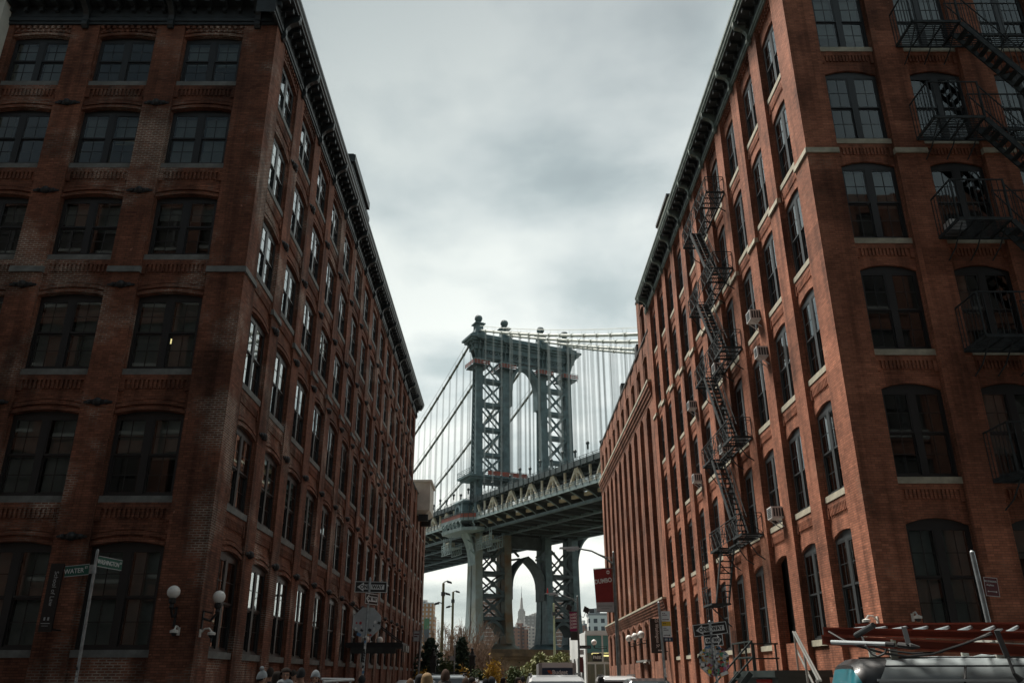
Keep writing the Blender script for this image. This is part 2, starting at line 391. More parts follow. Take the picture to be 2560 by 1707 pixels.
def cornice(b, tf, u0, u1, top, piers, over=.68, h=1.15, light=0, dark=1, endcap=True, mod=.52):
    b.tf = tf; b.cur = light
    prof = [(-.05, top-.32), (.06, top-.32), (.06, top-.2), (.10, top-.2), (.10, top-.05), (.07, top+.02)]
    def strip(pr, mi):
        for (d0, z0), (d1, z1) in zip(pr, pr[1:]): b.face([(u0, d0, z0), (u1, d0, z0), (u1, d1, z1), (u0, d1, z1)], mi)
    strip(prof, light)                                             # lower moulding
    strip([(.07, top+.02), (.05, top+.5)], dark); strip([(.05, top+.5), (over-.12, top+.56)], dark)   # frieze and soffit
    strip([(over-.12, top+.56), (over-.12, top+.66), (over-.06, top+.7), (over-.05, top+.82), (over, top+.9), (over, top+1.02), (over-.04, top+1.06)], light)
    strip([(over-.04, top+1.06), (-.6, top+1.2)], dark)
    full = prof+[(.05, top+.5), (over-.12, top+.56), (over-.12, top+.66), (over-.05, top+.82), (over, top+.9), (over, top+1.02), (over-.04, top+1.06), (-.6, top+1.2), (-.6, top-.32)]
    if endcap:
        for u in (u0, u1): b.face([(u, d, z) for d, z in full], dark)
    n = max(1, int((u1-u0)/mod))
    for i in range(n):
        u = u0+(u1-u0)*(i+.5)/n
        b.box(u-.09, u+.09, .045, over-.2, top+.36, top+.535, dark)
        b.box(u-.06, u+.06, .045, .2, top+.18, top+.36, dark)
    for (p0, p1) in piers:                                          # scrolled brackets over the piers
        c = (p0+p1)/2
        if c-.14 < u0 or c+.14 > u1: continue
        pts = [(.02, top-.5), (.10, top-.52), (.18, top-.42), (.19, top-.3), (.15, top-.16), (.17, top+.0), (.28, top+.16), (.42, top+.24), (over-.1, top+.3), (over-.05, top+.42), (over-.05, top+.60), (.02, top+.60)]
        b.hexa([(c-.10, d, z) for d, z in pts], [(c+.10, d, z) for d, z in pts], light)

def shell(b, x0, x1, y0, y1, z0, z1): b.tf = None; b.box(x0, x1, y0, y1, z0, z1)

# ---- left warehouse
LF = [(2.33, 5.0, .13), (6.41, 8.8, .13), (10.23, 12.62, .13), (14.09, 16.17, .12), (17.52, 19.63, .12), (20.9, 22.78, .12)]
LTOP, BASE = 23.62, -3.0
Lbay = [(24.33+3.14*k, 26.48+3.14*k) for k in range(15)]
Lpier = [(D, 24.33)]+[(26.48+3.14*k, 27.47+3.14*k) for k in range(14)]+[(70.44, 71.45)]
Sbay = [(-11.55-3.05*k, -9.43-3.05*k) for k in range(3)]
Spier = [(-12.53-3.05*k, -11.55-3.05*k) for k in range(2)]+[(-18.65, -17.65)]
LB = thing('brick_warehouse', 'dark brown brick warehouse with iron tie plates and a black cornice, on the left corner', 'building', (XL, D, 0))
LB.location = (0, 0, 0)
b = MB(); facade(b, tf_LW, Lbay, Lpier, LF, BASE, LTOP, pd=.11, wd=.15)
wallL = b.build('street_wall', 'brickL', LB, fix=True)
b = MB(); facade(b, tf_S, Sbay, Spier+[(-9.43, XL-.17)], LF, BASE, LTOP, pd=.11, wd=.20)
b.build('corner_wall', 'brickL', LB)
b = MB(); shell(b, -18.6, XL-1.6, D+1.6, 71.4, BASE, LTOP-.1); b.build('interior', 'interior', LB)
b = MB(); b.box(-18.6, XL-.3, D+.3, 71.2, LTOP+.2, LTOP+.5); b.build('roof', 'roof', LB)
b = MB(); b.box(-18.6, XL-.2, 71.2, 71.45, BASE, LTOP+.2); b.box(-18.65, -18.4, D, 71.3, BASE, LTOP+.2); b.build('rear_wall', 'brickL', LB)
b = MB(); cornice(b, tf_LW, D-.68, 71.9, LTOP, Lpier)
cornice(b, tf_S, -18.65, XL-.002, LTOP, Spier+[(-9.43+.1, XL-.3)])
b.build('cornice', ['cornL', 'cornL'], LB)
def belt(parent, tf, u0, u1, z, m):
    b = MB(tf); b.hexa([(u0-.03, -.1, z-.2), (u1+.03, -.1, z-.2), (u1+.03, .07, z-.2), (u0-.03, .07, z-.2)], [(u0-.03, -.1, z), (u1+.03, -.1, z), (u1+.03, .045, z), (u0-.03, .045, z)])
    b.build('belt_stone', m, parent)
for (u0, u1) in Lpier[1:]: belt(LB, tf_LW, u0, u1, 13.62, 'stone')
for (u0, u1) in Spier: belt(LB, tf_S, u0, u1, 13.62, 'stone')
b = MB(); b.hexa([(-9.46, D-.06, 13.42), (XL+.06, D-.06, 13.42), (XL+.06, 24.36, 13.42), (XL-.02, 24.36, 13.42), (XL-.02, D+.02, 13.42), (-9.46, D+.02, 13.42)],
                 [(-9.46, D-.045, 13.62), (XL+.045, D-.045, 13.62), (XL+.045, 24.36, 13.62), (XL-.02, 24.36, 13.62), (XL-.02, D+.02, 13.62), (-9.46, D+.02, 13.62)])
b.build('belt_stone', 'stone', LB)
tp = MB()
for s in (-1, 1):
    tp.hexa([(s*.05, -.04, -.09), (s*.42, -.03, -.03), (s*.42, 0, -.03), (s*.05, 0, -.09)], [(s*.05, -.04, .09), (s*.42, -.03, .03), (s*.42, 0, .03), (s*.05, 0, .09)])
    tp.ball((s*.25, -.03, 0), .075, 8, 5)
tp.ball((0, -.04, 0), .13, 10, 6); tp.tube([(0, 0, 0), (0, -.16, 0)], .045, 6)
o = tp.build('tie_plate', 'iron'); tpm = o.data; bpy.data.objects.remove(o)
AN = (5.26, 9.15, 12.98, 16.4, 19.9)
for (u0, u1) in Lpier[1:-1]:
    for z in AN:
        o = link('tie_plate', tpm, LB); o.location = tf_LW((u0+u1)/2, .0, z); o.rotation_euler = (0, 0, ROT[tf_LW])
for (u0, u1) in Spier[:2]:
    for z in AN:
        o = link('tie_plate', tpm, LB); o.location = tf_S((u0+u1)/2, .0, z)
rb = random.Random(3)
def bl_pick(p=.35): return rb.choice((.3, .5, .75, 1.)) if rb.random() < p else None
for bi, (u0, u1) in enumerate(Sbay):
    for fi, (s, sp, r) in enumerate(LF): window(LB, tf_S, u0+.06, u1-.06, s, sp, r, 'frame', (1. if fi == 0 and bi < 2 else bl_pick(.65)), wd=.20)
LSKIP = {(7, 0), (8, 0)}
for bi, (u0, u1) in enumerate(Lbay[:12]):
    for fi, (s, sp, r) in enumerate(LF): window(LB, tf_LW, u0+.06, u1-.06, s, sp, r, 'frame', bl_pick(.5), wd=.15)
def bulk_windows(parent, tf, bays, floors, fm, sillmat, name='far_windows', wd=WD, gm='glass'):
    """what is left past a hundred windows of one kind: one part"""
    b = MB(tf)
    for u0, u1 in bays:
        for s, sp, r in floors:
            a, c = u0+.06, u1-.06
            b.cur = 1; b.face([(a, -wd-.04, s), (c, -wd-.04, s), (c, -wd-.04, sp+r), (a, -wd-.04, sp+r)])
            b.cur = 0
            for q in (a, (a+c)/2-.09, c-.08): b.box(q, q+(.18 if a < q < c-.1 else .08), -wd-.08, -wd, s, sp)
            for q in (s, (s+sp)/2-.03, sp-.08): b.box(a+.08, c-.08, -wd-.085, -wd-.005, q, q+.07)
            b.cur = 2; b.box(a-.055, c+.055, -wd-.1, -wd+.11, s-.19, s)
    o = b.build(name, [fm, gm, sillmat], parent, kind='stuff'); return o
M['lamp_in'] = mat('office_lamp', (.9, .8, .5), .5, emit=((1., .78, .35), 1.2))
for bi, fi, dx, dz in ((0, 2, -.3, 1.25), (0, 2, .1, 1.05), (1, 4, .2, .5), (1, 4, .55, .5), (0, 4, .4, 1.1)):    # a few ceiling lamps alight inside
    u0, u1 = Sbay[bi]; c = (u0+u1)/2+dx; b = MB(); z = LF[fi][0]+dz; b.box(c, c+.32, D+.9, D+1.2, z, z+.05); b.build('office_lamp', 'lamp_in', LB)
bulk_windows(LB, tf_LW, Lbay[12:], LF, 'frame', 'stone', wd=.15)

# ---- lower wing beyond it, with the beige box on its roof
LW = thing('brick_wing', 'lower brown brick building without cornice beyond the left warehouse, under the beige rooftop box', 'building')
Wbay = [(72.45+2.95*k, 74.0+2.95*k) for k in range(4)]
Wpier = [(71.5, 72.45)]+[(74.0+2.95*k, 75.4+2.95*k) for k in range(4)]
WF = [(f[0], f[1]-.2, f[2]) for f in LF[:4]]
b = MB(); facade(b, tf_LW, Wbay, Wpier, WF, BASE, 17.3, frieze=False, pd=.11, wd=.15)
b.build('street_wall', 'brickL', LW)
b = MB(); b.box(-18, XL-.2, 71.5, 71.7, 9, 17.3); b.box(-18, XL-.19, 84.05, 84.25, BASE, 17.3); b.build('end_wall', 'brickL', LW)
b = MB(); b.box(-18, XL-1.6, 72.0, 84.0, BASE, 16.9); b.build('interior', 'interior', LW)
b = MB(); b.box(-18, XL+.06, 71.5, 75.4, 17.3, 17.46); b.box(-18, XL+.06, 75.4, 84.3, 17.3, 17.42); b.build('coping', 'stone', LW)
for u0, u1 in Wbay:
    for s, sp, r in WF: window(LW, tf_LW, u0+.06, u1-.06, s, sp, r, 'frame', wd=.15)
M['stucco'] = mat('beige_stucco', (.58, .575, .51), .9, var=.12, vscale=.8)
b = MB(); b.box(-10.5, -7.15, 76.0, 79.8, 15.85, 18.4); b.hexa([(-10.5, 76.0, 15.85), (-7.15, 76.0, 15.85), (-7.15, 79.8, 15.85), (-10.5, 79.8, 15.85)], [(-10.5, 76.3, 15.5), (-7.6, 76.4, 15.5), (-7.6, 79.6, 15.5), (-10.5, 79.6, 15.5)])
bx = b.build('rooftop_box', 'stucco'); tag(bx, 'beige stucco box overhanging the top of the lower brick building on the left', 'rooftop box')
b = MB(); b.box(-10.6, -7.0, 75.85, 79.95, 18.4, 18.62); b.build('cap', 'stucco', bx)
for y in (76.3, 79.2):
    b = MB(); b.box(-8.2, -7.3, y, y+.3, 14.9, 15.5); b.build('bracket', 'iron', bx)

# ---- rooftop dormer on the left warehouse
dm = thing('roof_bulkhead', 'dark ornamented pediment standing on the left warehouse roof behind its cornice', 'roof structure', (0, 0, 0))
M['dorm'] = mat('dormer_metal', (.07, .082, .085), .6, var=.3, vscale=4)
b = MB(); b.box(-10.6, -8.7, 38.3, 44.6, LTOP+.9, 27.4); b.build('wall', 'dorm', dm)
b = MB(); b.box(-10.8, -8.45, 38.1, 44.0, 27.4, 27.65); b.box(-10.9, -8.3, 37.95, 43.0, 27.65, 28.1); b.box(-10.7, -8.55, 38.6, 42.0, 28.1, 28.6); b.build('cap', 'cornL', dm)
b = MB()
for i in range(7): b.ball((-8.68, 38.9+i*.85, 26.4), .3, 8, 6, sc=(.4, 1, 1.4))
for i in range(8): b.box(-8.7, -8.6, 38.4+i*.85, 38.55+i*.85, 25.0, 27.4)
b.build('ornament', 'dorm', dm)
b = MB(); b.box(-9.2, -8.5, 46.5, 47.1, LTOP+1, 26.3); b.box(-9.3, -8.4, 46.4, 47.2, 26.3, 26.6); b.build('finial', 'cornL', dm)

# ---- right warehouse
RF = [(2.75, 5.58, .2), (6.94, 9.6, .2), (10.88, 13.58, .2), (14.73, 17.48, .2), (18.57, 21.28, .2), (22.5, 25.0, .2)]
RTOP = 26.3
Rbay = [(24.38+2.985*k, 26.36+2.985*k) for k in range(10)]
Rpier = [(D, 24.38)]+[(26.36+2.985*k, 27.365+2.985*k) for k in range(9)]+[(53.22, 54.3)]
Qbay = [(11.12+2.97*k, 13.05+2.97*k) for k in range(4)]
Qpier = [(13.05+2.97*k, 14.09+2.97*k) for k in range(4)]
RB = thing('brick_warehouse', 'orange-red brick warehouse on the right corner carrying iron fire escapes', 'building')
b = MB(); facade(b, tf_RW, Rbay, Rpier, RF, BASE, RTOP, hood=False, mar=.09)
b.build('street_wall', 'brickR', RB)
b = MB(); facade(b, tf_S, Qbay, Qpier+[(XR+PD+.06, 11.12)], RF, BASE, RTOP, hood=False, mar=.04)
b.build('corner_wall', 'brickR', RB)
b = MB(); b.box(XR+1.6, 23.0, D+1.6, 54.2, BASE, RTOP-.1); b.build('interior', 'interior', RB)
b = MB(); b.box(XR+.3, 23.0, D+.3, 54.1, RTOP+.2, RTOP+.5); b.build('roof', 'roof', RB)
b = MB(); b.box(XR+.2, 23.0, 54.05, 54.3, BASE, RTOP+.2); b.box(22.8, 23.05, D, 54.05, BASE, RTOP+.2); b.build('rear_wall', 'brickR', RB)
b = MB(); cornice(b, tf_RW, D-.68, 54.75, RTOP, Rpier, over=.72, mod=.62)
cornice(b, tf_S, XR+.002, 23.0, RTOP, Qpier, over=.72, mod=.62)
b.build('cornice', ['cornR', 'cornRd'], RB)
for (u0, u1) in Rpier[1:]: belt(RB, tf_RW, u0, u1, 18.1, 'stoneR')
for (u0, u1) in Qpier: belt(RB, tf_S, u0, u1, 18.1, 'stoneR')
b = MB(); b.hexa([(11.14, D-.06, 17.9), (XR-.06, D-.06, 17.9), (XR-.06, 24.4, 17.9), (XR+.02, 24.4, 17.9), (XR+.02, D+.02, 17.9), (11.14, D+.02, 17.9)],
                 [(11.14, D-.045, 18.1), (XR-.045, D-.045, 18.1), (XR-.045, 24.4, 18.1), (XR+.02, 24.4, 18.1), (XR+.02, D+.02, 18.1), (11.14, D+.02, 18.1)])
b.build('belt_stone', 'stoneR', RB)
DOORS = {2, 6}
for bi, (u0, u1) in enumerate(Rbay):
    for fi, (s, sp, r) in enumerate(RF):
        if bi in (2,) and fi == 0: continue
        window(RB, tf_RW, u0+.09, u1-.09, s, sp, r, 'frameR', bl_pick(.45), 'stoneR')
for bi, (u0, u1) in enumerate(Qbay[:3]):
    for fi, (s, sp, r) in enumerate(RF): window(RB, tf_S, u0+.04, u1-.04, s, sp, r, 'frame', {(0, 0): 1., (0, 3): .5, (0, 5): .75}.get((bi, fi), bl_pick(.25)), 'stoneR')
b = MB(tf_RW); u0, u1 = Rbay[2]
b.box(u0+.09, u1-.09, -.62, -.5, 1.4, 5.9); b.build('door', 'frame', RB)
bh = thing('roof_bulkhead', 'small beige stair bulkhead behind the far end of the right warehouse cornice', 'roof structure')
b = MB(); b.box(XR+.25, XR+3, 45.6, 49.5, RTOP+.5, 30.2); b.build('wall', 'stoneR', bh); b = MB(); b.box(XR+.15, XR+3.1, 45.5, 49.6, 30.2, 30.4); b.build('cap', 'roof', bh)

# ---- far right building: tall piers, recessed bays, attic storey
FB = thing('brick_loft', 'dark red brick loft with tall narrow piers, beyond the right corner warehouse', 'building')
FP = 3.18; F0 = 54.35
Fpier = [(F0, 56.3)]+[(58.0+FP*k, 59.6+FP*k) for k in range(10)]     # first pier is the wide near corner
Fpier = [(F0, 55.55)]+[(57.35+FP*k, 58.73+FP*k) for k in range(10)]
Fbay = [(Fpier[k][1], Fpier[k+1][0]) for k in range(10)]
FEND = Fpier[-1][1]
b = MB(tf_RW)
for (u0, u1) in Fpier: b.box(u0, u1, -.62, 0, 6.25, 19.5)
for (u0, u1) in Fbay:                                              # arch heads of the giant bays
    ap = arch_pts(u0, u1, 18.9, .55)
    for (a, za), (c, zc) in zip(ap, ap[1:]): b.hexa([(a, -.62, za), (c, -.62, zc), (c, -.001, zc), (a, -.001, za)], [(a, -.62, 19.5), (c, -.62, 19.5), (c, -.001, 19.5), (a, -.001, 19.5)])
FFL = [(6.6, 9.0, .15), (10.2, 12.75, .15), (13.9, 16.4, .15), (17.55, 18.85, .12)]
facade(b, tf_RW, Fbay, [], FFL, 6.2, 19.4, hood=False, mar=.3, pd=.6, wd=.8, frieze=False, dentil=False)
b.tf = tf_RW
for k, (z0, z1, d) in enumerate(((19.5, 19.8, .02), (19.8, 20.1, .1), (20.1, 20.4, .18), (20.4, 20.72, .26), (5.5, 5.68, .06), (5.68, 5.86, .12), (5.86, 6.04, .18), (6.04, 6.2, .24))): b.box(F0, FEND, -.6, d, z0, z1)
AT = [(21.0, 23.0, .28)]
facade(b, tf_RW, Fbay, Fpier, AT, 20.9, 24.6, hood=True, mar=.25, pd=.05, wd=.4, frieze=False, dentil=False)
GF = [(2.6, 5.0, .3)]
facade(b, tf_RW, Fbay, Fpier, GF, BASE, 5.5, hood=True, mar=.2, pd=.03, wd=.4, frieze=False, dentil=False, skip={(3, 0), (2, 0)})
b.tf = None; b.box(XR+.05, 20, F0, F0+.2, BASE, 24.6); b.box(XR+.05, 20, FEND-.2, FEND, BASE, 24.6); b.box(19.8, 20, F0+.2, FEND-.2, BASE, 24.6)
b.build('street_wall', 'brickF', FB)
b = MB(tf_RW); facade(b, tf_RW, Fbay[:1], Fpier[:2], [(24.9, 27.0, .28)], 24.6, 28.6, hood=True, mar=.25, pd=.05, wd=.4, frieze=False, dentil=False)
b.tf = None; b.box(XR+.06, 15, F0, F0+.2, 24.6, 28.6); b.box(XR+.06, 15, Fpier[1][1]-.2, Fpier[1][1], 24.6, 28.6); b.box(14.8, 15, F0+.2, Fpier[1][1]-.2, 24.6, 28.6); b.build('stair_tower', 'brickF', FB)
b = MB(); b.box(XR-.05, 15.1, F0-.05, Fpier[1][1]+.05, 28.6, 28.75); b.box(XR-.04, 20, F0, FEND+.05, 24.6, 24.72); b.box(XR+1.6, 19.7, F0+.5, FEND-.5, BASE, 24.5); b.build('roof', 'roof', FB)
b = MB(tf_RW); b.box(F0, FEND+.05, -.6, .3, 20.72, 20.9); b.box(F0, FEND+.05, -.6, .28, 6.2, 6.32); b.build('ledge', 'stoneR', FB)
nwin = 0
for bi, (u0, u1) in enumerate(Fbay):
    for s, sp, r in FFL: window(FB, tf_RW, u0+.3, u1-.3, s, sp, r, 'frame', None, 'stoneR', wd=.8, pair=False)
    s, sp, r = AT[0]; window(FB, tf_RW, u0+.25, u1-.25, s, sp, r, 'frameR', bl_pick(.2), 'stoneR', wd=.35, pair=False)
    if bi not in (2, 3): s, sp, r = GF[0]; window(FB, tf_RW, u0+.2, u1-.2, s, sp, r, 'frame', None, 'stone', wd=.35, pair=False)
u0, u1 = Fbay[0]; window(FB, tf_RW, u0+.25, u1-.25, 24.9, 27.0, .28, 'frame', None, 'stoneR', wd=.35, pair=False)
for bi in (2, 3):
    u0, u1 = Fbay[bi]; b = MB(tf_RW); b.box(u0+.2, u1-.2, -.5, -.42, -1.2, 2.5); b.build('door', 'frame', FB)
b = MB(tf_RW); b.box(Fbay[2][0]-.1, Fbay[3][1]+.1, -.02, .28, 2.62, 2.75); b.build('door_hood', 'stone', FB)
b = MB(); pts = []
for i in range(60): b.box(XR+.1, XR+.16, 55+i*.55, 55.05+i*.55, 24.72, 25.05)
b.bar((XR+.13, 58.9, 25.1), (XR+.13, FEND, 25.1), .07); b.bar((XR+.13, 58.9, 24.9), (XR+.13, FEND, 24.9), .05)
b.build('roof_railing', 'iron', FB)
for y in (61.5, 71.0):
    b = MB(); b.box(XR+.3, XR+1.2, y, y+1.0, 24.7, 26.4); o = b.build('roof_vent', 'cornRd', FB)

# ---- the two corner blocks behind the camera side of the cross street (they shade the dark fronts and stand in the window glass)
for k, (x0, x1, lab, mt) in enumerate(((-34., -8.6, 'brown brick block across the cross street from the left warehouse', 'brickD'), (10.4, 36., 'brown brick block across the cross street from the right warehouse', 'brickD'))):
    q = thing('brick_block', lab, 'building')
    def tf_N(u, d, z): return (u, 4.6+d, z)
    ROT[tf_N] = math.pi
    n = 8; bw = (x1-x0-1)/n
    bb = [(x0+.8+bw*i, x0+.8+bw*i+bw-.9) for i in range(n)]; pp = [(x0, x0+.8)]+[(c, c+.9) for a, c in bb]
    fl = [(2.6+3.7*i, 5.0+3.7*i, .15) for i in range(7)]
    b = MB(); facade(b, tf_N, bb, pp, fl, BASE, 28.5, hood=False, dentil=False, frieze=False)
    sx = x1 if k == 0 else x0
    b.tf = None; b.box(min(sx, sx+(-.3 if k == 0 else .3)), max(sx, sx+(-.3 if k == 0 else .3)), -40, 4.4, BASE, 28.5)
    b.build('wall', mt, q)
    b = MB(); b.box(x0+.4, x1-.4, -40, 3.2, BASE, 28.3); b.build('interior', 'interior', q)
    bulk_windows(q, tf_N, bb, fl, 'frame', 'stone', gm='interior')

q = thing('plain_building', 'pale plain building edge just beyond the left end of the left warehouse', 'building')
xe = at(6, 30, 22.7).x
b = MB(); b.box(-30, xe, 22.7, 40, BASE, 30); b.build('wall', 'stucco', q); b = MB(); b.box(-30.1, xe+.1, 22.6, 40, 30, 30.3); b.build('coping', 'stone', q)
# ------------------------------------------------------------------ suspension bridge
C0 = Vector((4.5, 227.6, 0)); BT = Vector((.901, .433, 0)); BA = Vector((-.433, .901, 0))
def tfB(u, s, z): return C0+BT*u+BA*s+Vector((0, 0, z))
def zf(s): return 39.0+.037*s-(.00007*s*s if s > 0 else 0)
def zc(s): return 94.8-.385*s+.0007*s*s if s > 0 else 94.8+.435*s+.00055*s*s
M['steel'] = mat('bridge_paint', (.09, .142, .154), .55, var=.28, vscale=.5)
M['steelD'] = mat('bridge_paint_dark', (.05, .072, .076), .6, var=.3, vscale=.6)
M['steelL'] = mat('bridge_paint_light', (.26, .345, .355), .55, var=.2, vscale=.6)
M['rusty'] = mat('bridge_rust', (.17, .19, .165), .7, vscale=.22, col2=(.15, .085, .036))
M['rust2'] = mat('leg_pale_paint', (.29, .36, .37), .6, vscale=.16, col2=(.22, .21, .15))
M['cream'] = mat('cream_paint', (.80, .76, .62), .6, vscale=.9, col2=(.66, .54, .36))
M['cable'] = mat('cable_wrap', (.55, .60, .56), .55, var=.12, vscale=1.)
M['cableD'] = mat('cable_dark', (.16, .17, .14), .6, var=.2)
M['rope'] = mat('wire_rope', (.33, .37, .37), .5)
M['granite'] = mat('brown_granite', (.24, .145, .072), .9, vscale=.35, col2=(.10, .062, .035), bump=.3)
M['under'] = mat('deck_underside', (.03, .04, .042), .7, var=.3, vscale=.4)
M['redmesh'] = mat('red_netting', (.38, .075, .05), .8, vscale=2.5, col2=(.20, .10, .08))
mm = bpy.data.materials.new('fence_mesh'); mm.use_nodes = True; t = mm.node_tree; t.nodes['Principled BSDF'].inputs['Base Color'].default_value = (.42, .52, .54, 1)
t.nodes['Principled BSDF'].inputs['Alpha'].default_value = .5; M['mesh'] = mm
BR = thing('suspension_bridge', 'grey-green steel suspension bridge with a tall latticed tower crossing behind the street', 'bridge', (0, 0, 0))
# masonry pier
b = MB(tfB)
b.box(-18.4, 18.4, -7.4, 7.4, -4, 5.6); b.box(-19.0, 19.0, -8.0, 8.0, 5.6, 6.3); b.box(-19.5, 19.5, -8.5, 8.5, 6.3, 7.0); b.box(-18.9, 18.9, -7.9, 7.9, 7.0, 7.95)
for i in range(5): b.box(-18.55, 18.55, -7.55, 7.55, -2.2+i*1.5, -.95+i*1.5)
b.build('pier', 'granite', BR)
LEG = (-14.4, -6.05, 6.1, 14.4)
SEC = [(9.4, 4.2, 1.25), (12, 3.6, 1.1), (18, 3.05, 1.0), (27, 2.7, .98), (36, 2.55, .98), (45, 2.15, 1.0), (60, 1.75, 1.0), (75, 1.5, 1.0), (91, 1.35, 1.0)]
def sec(z):
    for (z0, a0, w0), (z1, a1, w1) in zip(SEC, SEC[1:]):
        if z <= z1: f = (z-z0)/(z1-z0); return a0+(a1-a0)*f, w0+(w1-w0)*f
    return SEC[-1][1:]
# entablature is the tower's own mesh
b = MB(tfB); 
for (u0, u1, s, z0, z1) in ((-16.4, 16.4, 1.9, 88.6, 90.2), (-16.9, 16.9, 2.3, 90.2, 90.9), (-17.6, 17.6, 2.9, 90.9, 91.6), (-18.2, 18.2, 3.4, 91.6, 92.2), (-17.2, 17.2, 2.4, 92.2, 93.2)):
    b.box(u0, u1, -s, s, z0, z1)
for u in LEG:
    b.box(u-1.75, u+1.75, -3.75, -3.42, 91.2, 92.5); b.box(u-1.75, u+1.75, 3.42, 3.75, 91.2, 92.5)
    for s in (-1, 1):
        pts = [(s*1.4, 84.6), (s*1.7, 86.4), (s*2.0, 87.8), (s*2.5, 89.3), (s*3.1, 90.3), (s*3.1, 91.1), (s*1.4, 91.1)]
        for du in (-.75, .55): b.hexa([(u+du, a, z) for a, z in pts], [(u+du+.25, a, z) for a, z in pts])
for e in (-1, 1):                                                  # flared end brackets
    pts = [(15.3, 84.0), (15.6, 86.5), (16.1, 88.2), (17.0, 89.9), (17.4, 91.0), (15.2, 91.0)]
    for ss in (-1.2, .9): b.hexa([(e*u, ss, z) for u, z in pts], [(e*u, ss+.3, z) for u, z in pts])
TW = b.build('tower', 'steel', BR)
for i, u in enumerate(LEG):
    b = MB(tfB); zs = [9.4, 10.5, 12, 14.5, 18, 22, 27, 32, 36.5]
    for z0, z1 in zip(zs, zs[1:]):
        for (f0, f1, mi) in ((-1, -.12, 0), (.12, 1, 0), (-.12, .12, 1)):
            q = []
            for z in (z0, z1-.03):
                a, w = sec(z); ww = w if mi == 0 else w-.22
                q.append([(u-ww, a*f0, z), (u+ww, a*f0, z), (u+ww, a*f1, z), (u-ww, a*f1, z)])
            k = mi if mi else (0 if i < 2 or z1 > 22 else 2)
            b.hexa(q[0], q[1], 1 if mi else (2 if i in (0,) else 0))
    b.lathe((u, 0, 0), [(.1, 7.95), (4.9, 7.95), (4.4, 8.3), (3.4, 8.9), (2.9, 9.4), (.1, 9.4)], 20, 0)
    b.build('lower_leg', [('rusty', 'rusty', 'steel', 'steel')[i], 'steelD', 'rust2'], TW)
    b = MB(tfB); zs = [36.5]+[40+3.6*k for k in range(14)]+[88.6]
    for z0, z1 in zip(zs, zs[1:]):
        for f0, f1 in ((-1, -.42), (.72, 1)):
            q = []
            for z in (z0, z1-.04):
                a, w = sec(z); q.append([(u-w, a*f0, z), (u+w, a*f0, z), (u+w, a*f1, z), (u-w, a*f1, z)])
            b.hexa(q[0], q[1], 0)
    n = 34
    for k in range(n):                                             # open lattice between the two plate columns, both sides
        za, zb = 37+51.5*k/n, 37+51.5*(k+1)/n
        for sg in (-1, 1):
            a, w = sec(za); x = u+sg*(w-.12)
            b.bar((x, -.42*a, za), (x, .72*a, zb), .1, .16); b.bar((x, .72*a, za), (x, -.42*a, zb), .1, .16)
    b.build('upper_leg', ['steel'], TW)
def xpanel(b, u0, u1, z0, z1, s, w=.75, g=True, r=1., cr=1.):
    b.bar((u0, s, z0), (u1, s, z1), w, .35, up=(.433, -.901, 0) if 0 else (0, 1, .01)); b.bar((u0, s, z1), (u1, s, z0), w, .35, up=(0, 1, .01))
    if g:
        c, m_ = (u0+u1)/2, (z0+z1)/2
        b.hexa([(c-r, s-.22, m_), (c, s-.22, m_-r), (c+r, s-.22, m_), (c, s-.22, m_+r)], [(c-r, s+.22, m_), (c, s+.22, m_-r), (c+r, s+.22, m_), (c, s+.22, m_+r)])
        for uu, sg in ((u0, 1), (u1, -1)):
            for zz_, sz in ((z0, 1), (z1, -1)):
                b.hexa([(uu, s-.2, zz_), (uu+sg*1.6*cr, s-.2, zz_+sz*.3), (uu+sg*1.25*cr, s-.2, zz_+sz*1.15*cr), (uu, s-.2, zz_+sz*1.6*cr)], [(uu, s+.2, zz_), (uu+sg*1.6*cr, s+.2, zz_+sz*.3), (uu+sg*1.25*cr, s+.2, zz_+sz*1.15*cr), (uu, s+.2, zz_+sz*1.6*cr)])
class MBv(MB):
    """bars in the tower plane: w across the bar in the plane, h along the bridge"""
    def bar(s, p, q, w, h=None, up=None, mi=None):
        p = Vector(p); q = Vector(q); d = q-p; n = Vector((-d.z, 0, d.x)).normalized()*w/2; e = Vector((0, (h or w)/2, 0))
        s.hexa([p-n-e, p+n-e, p+n+e, p-n+e], [q-n-e, q+n-e, q+n+e, q-n+e], mi)
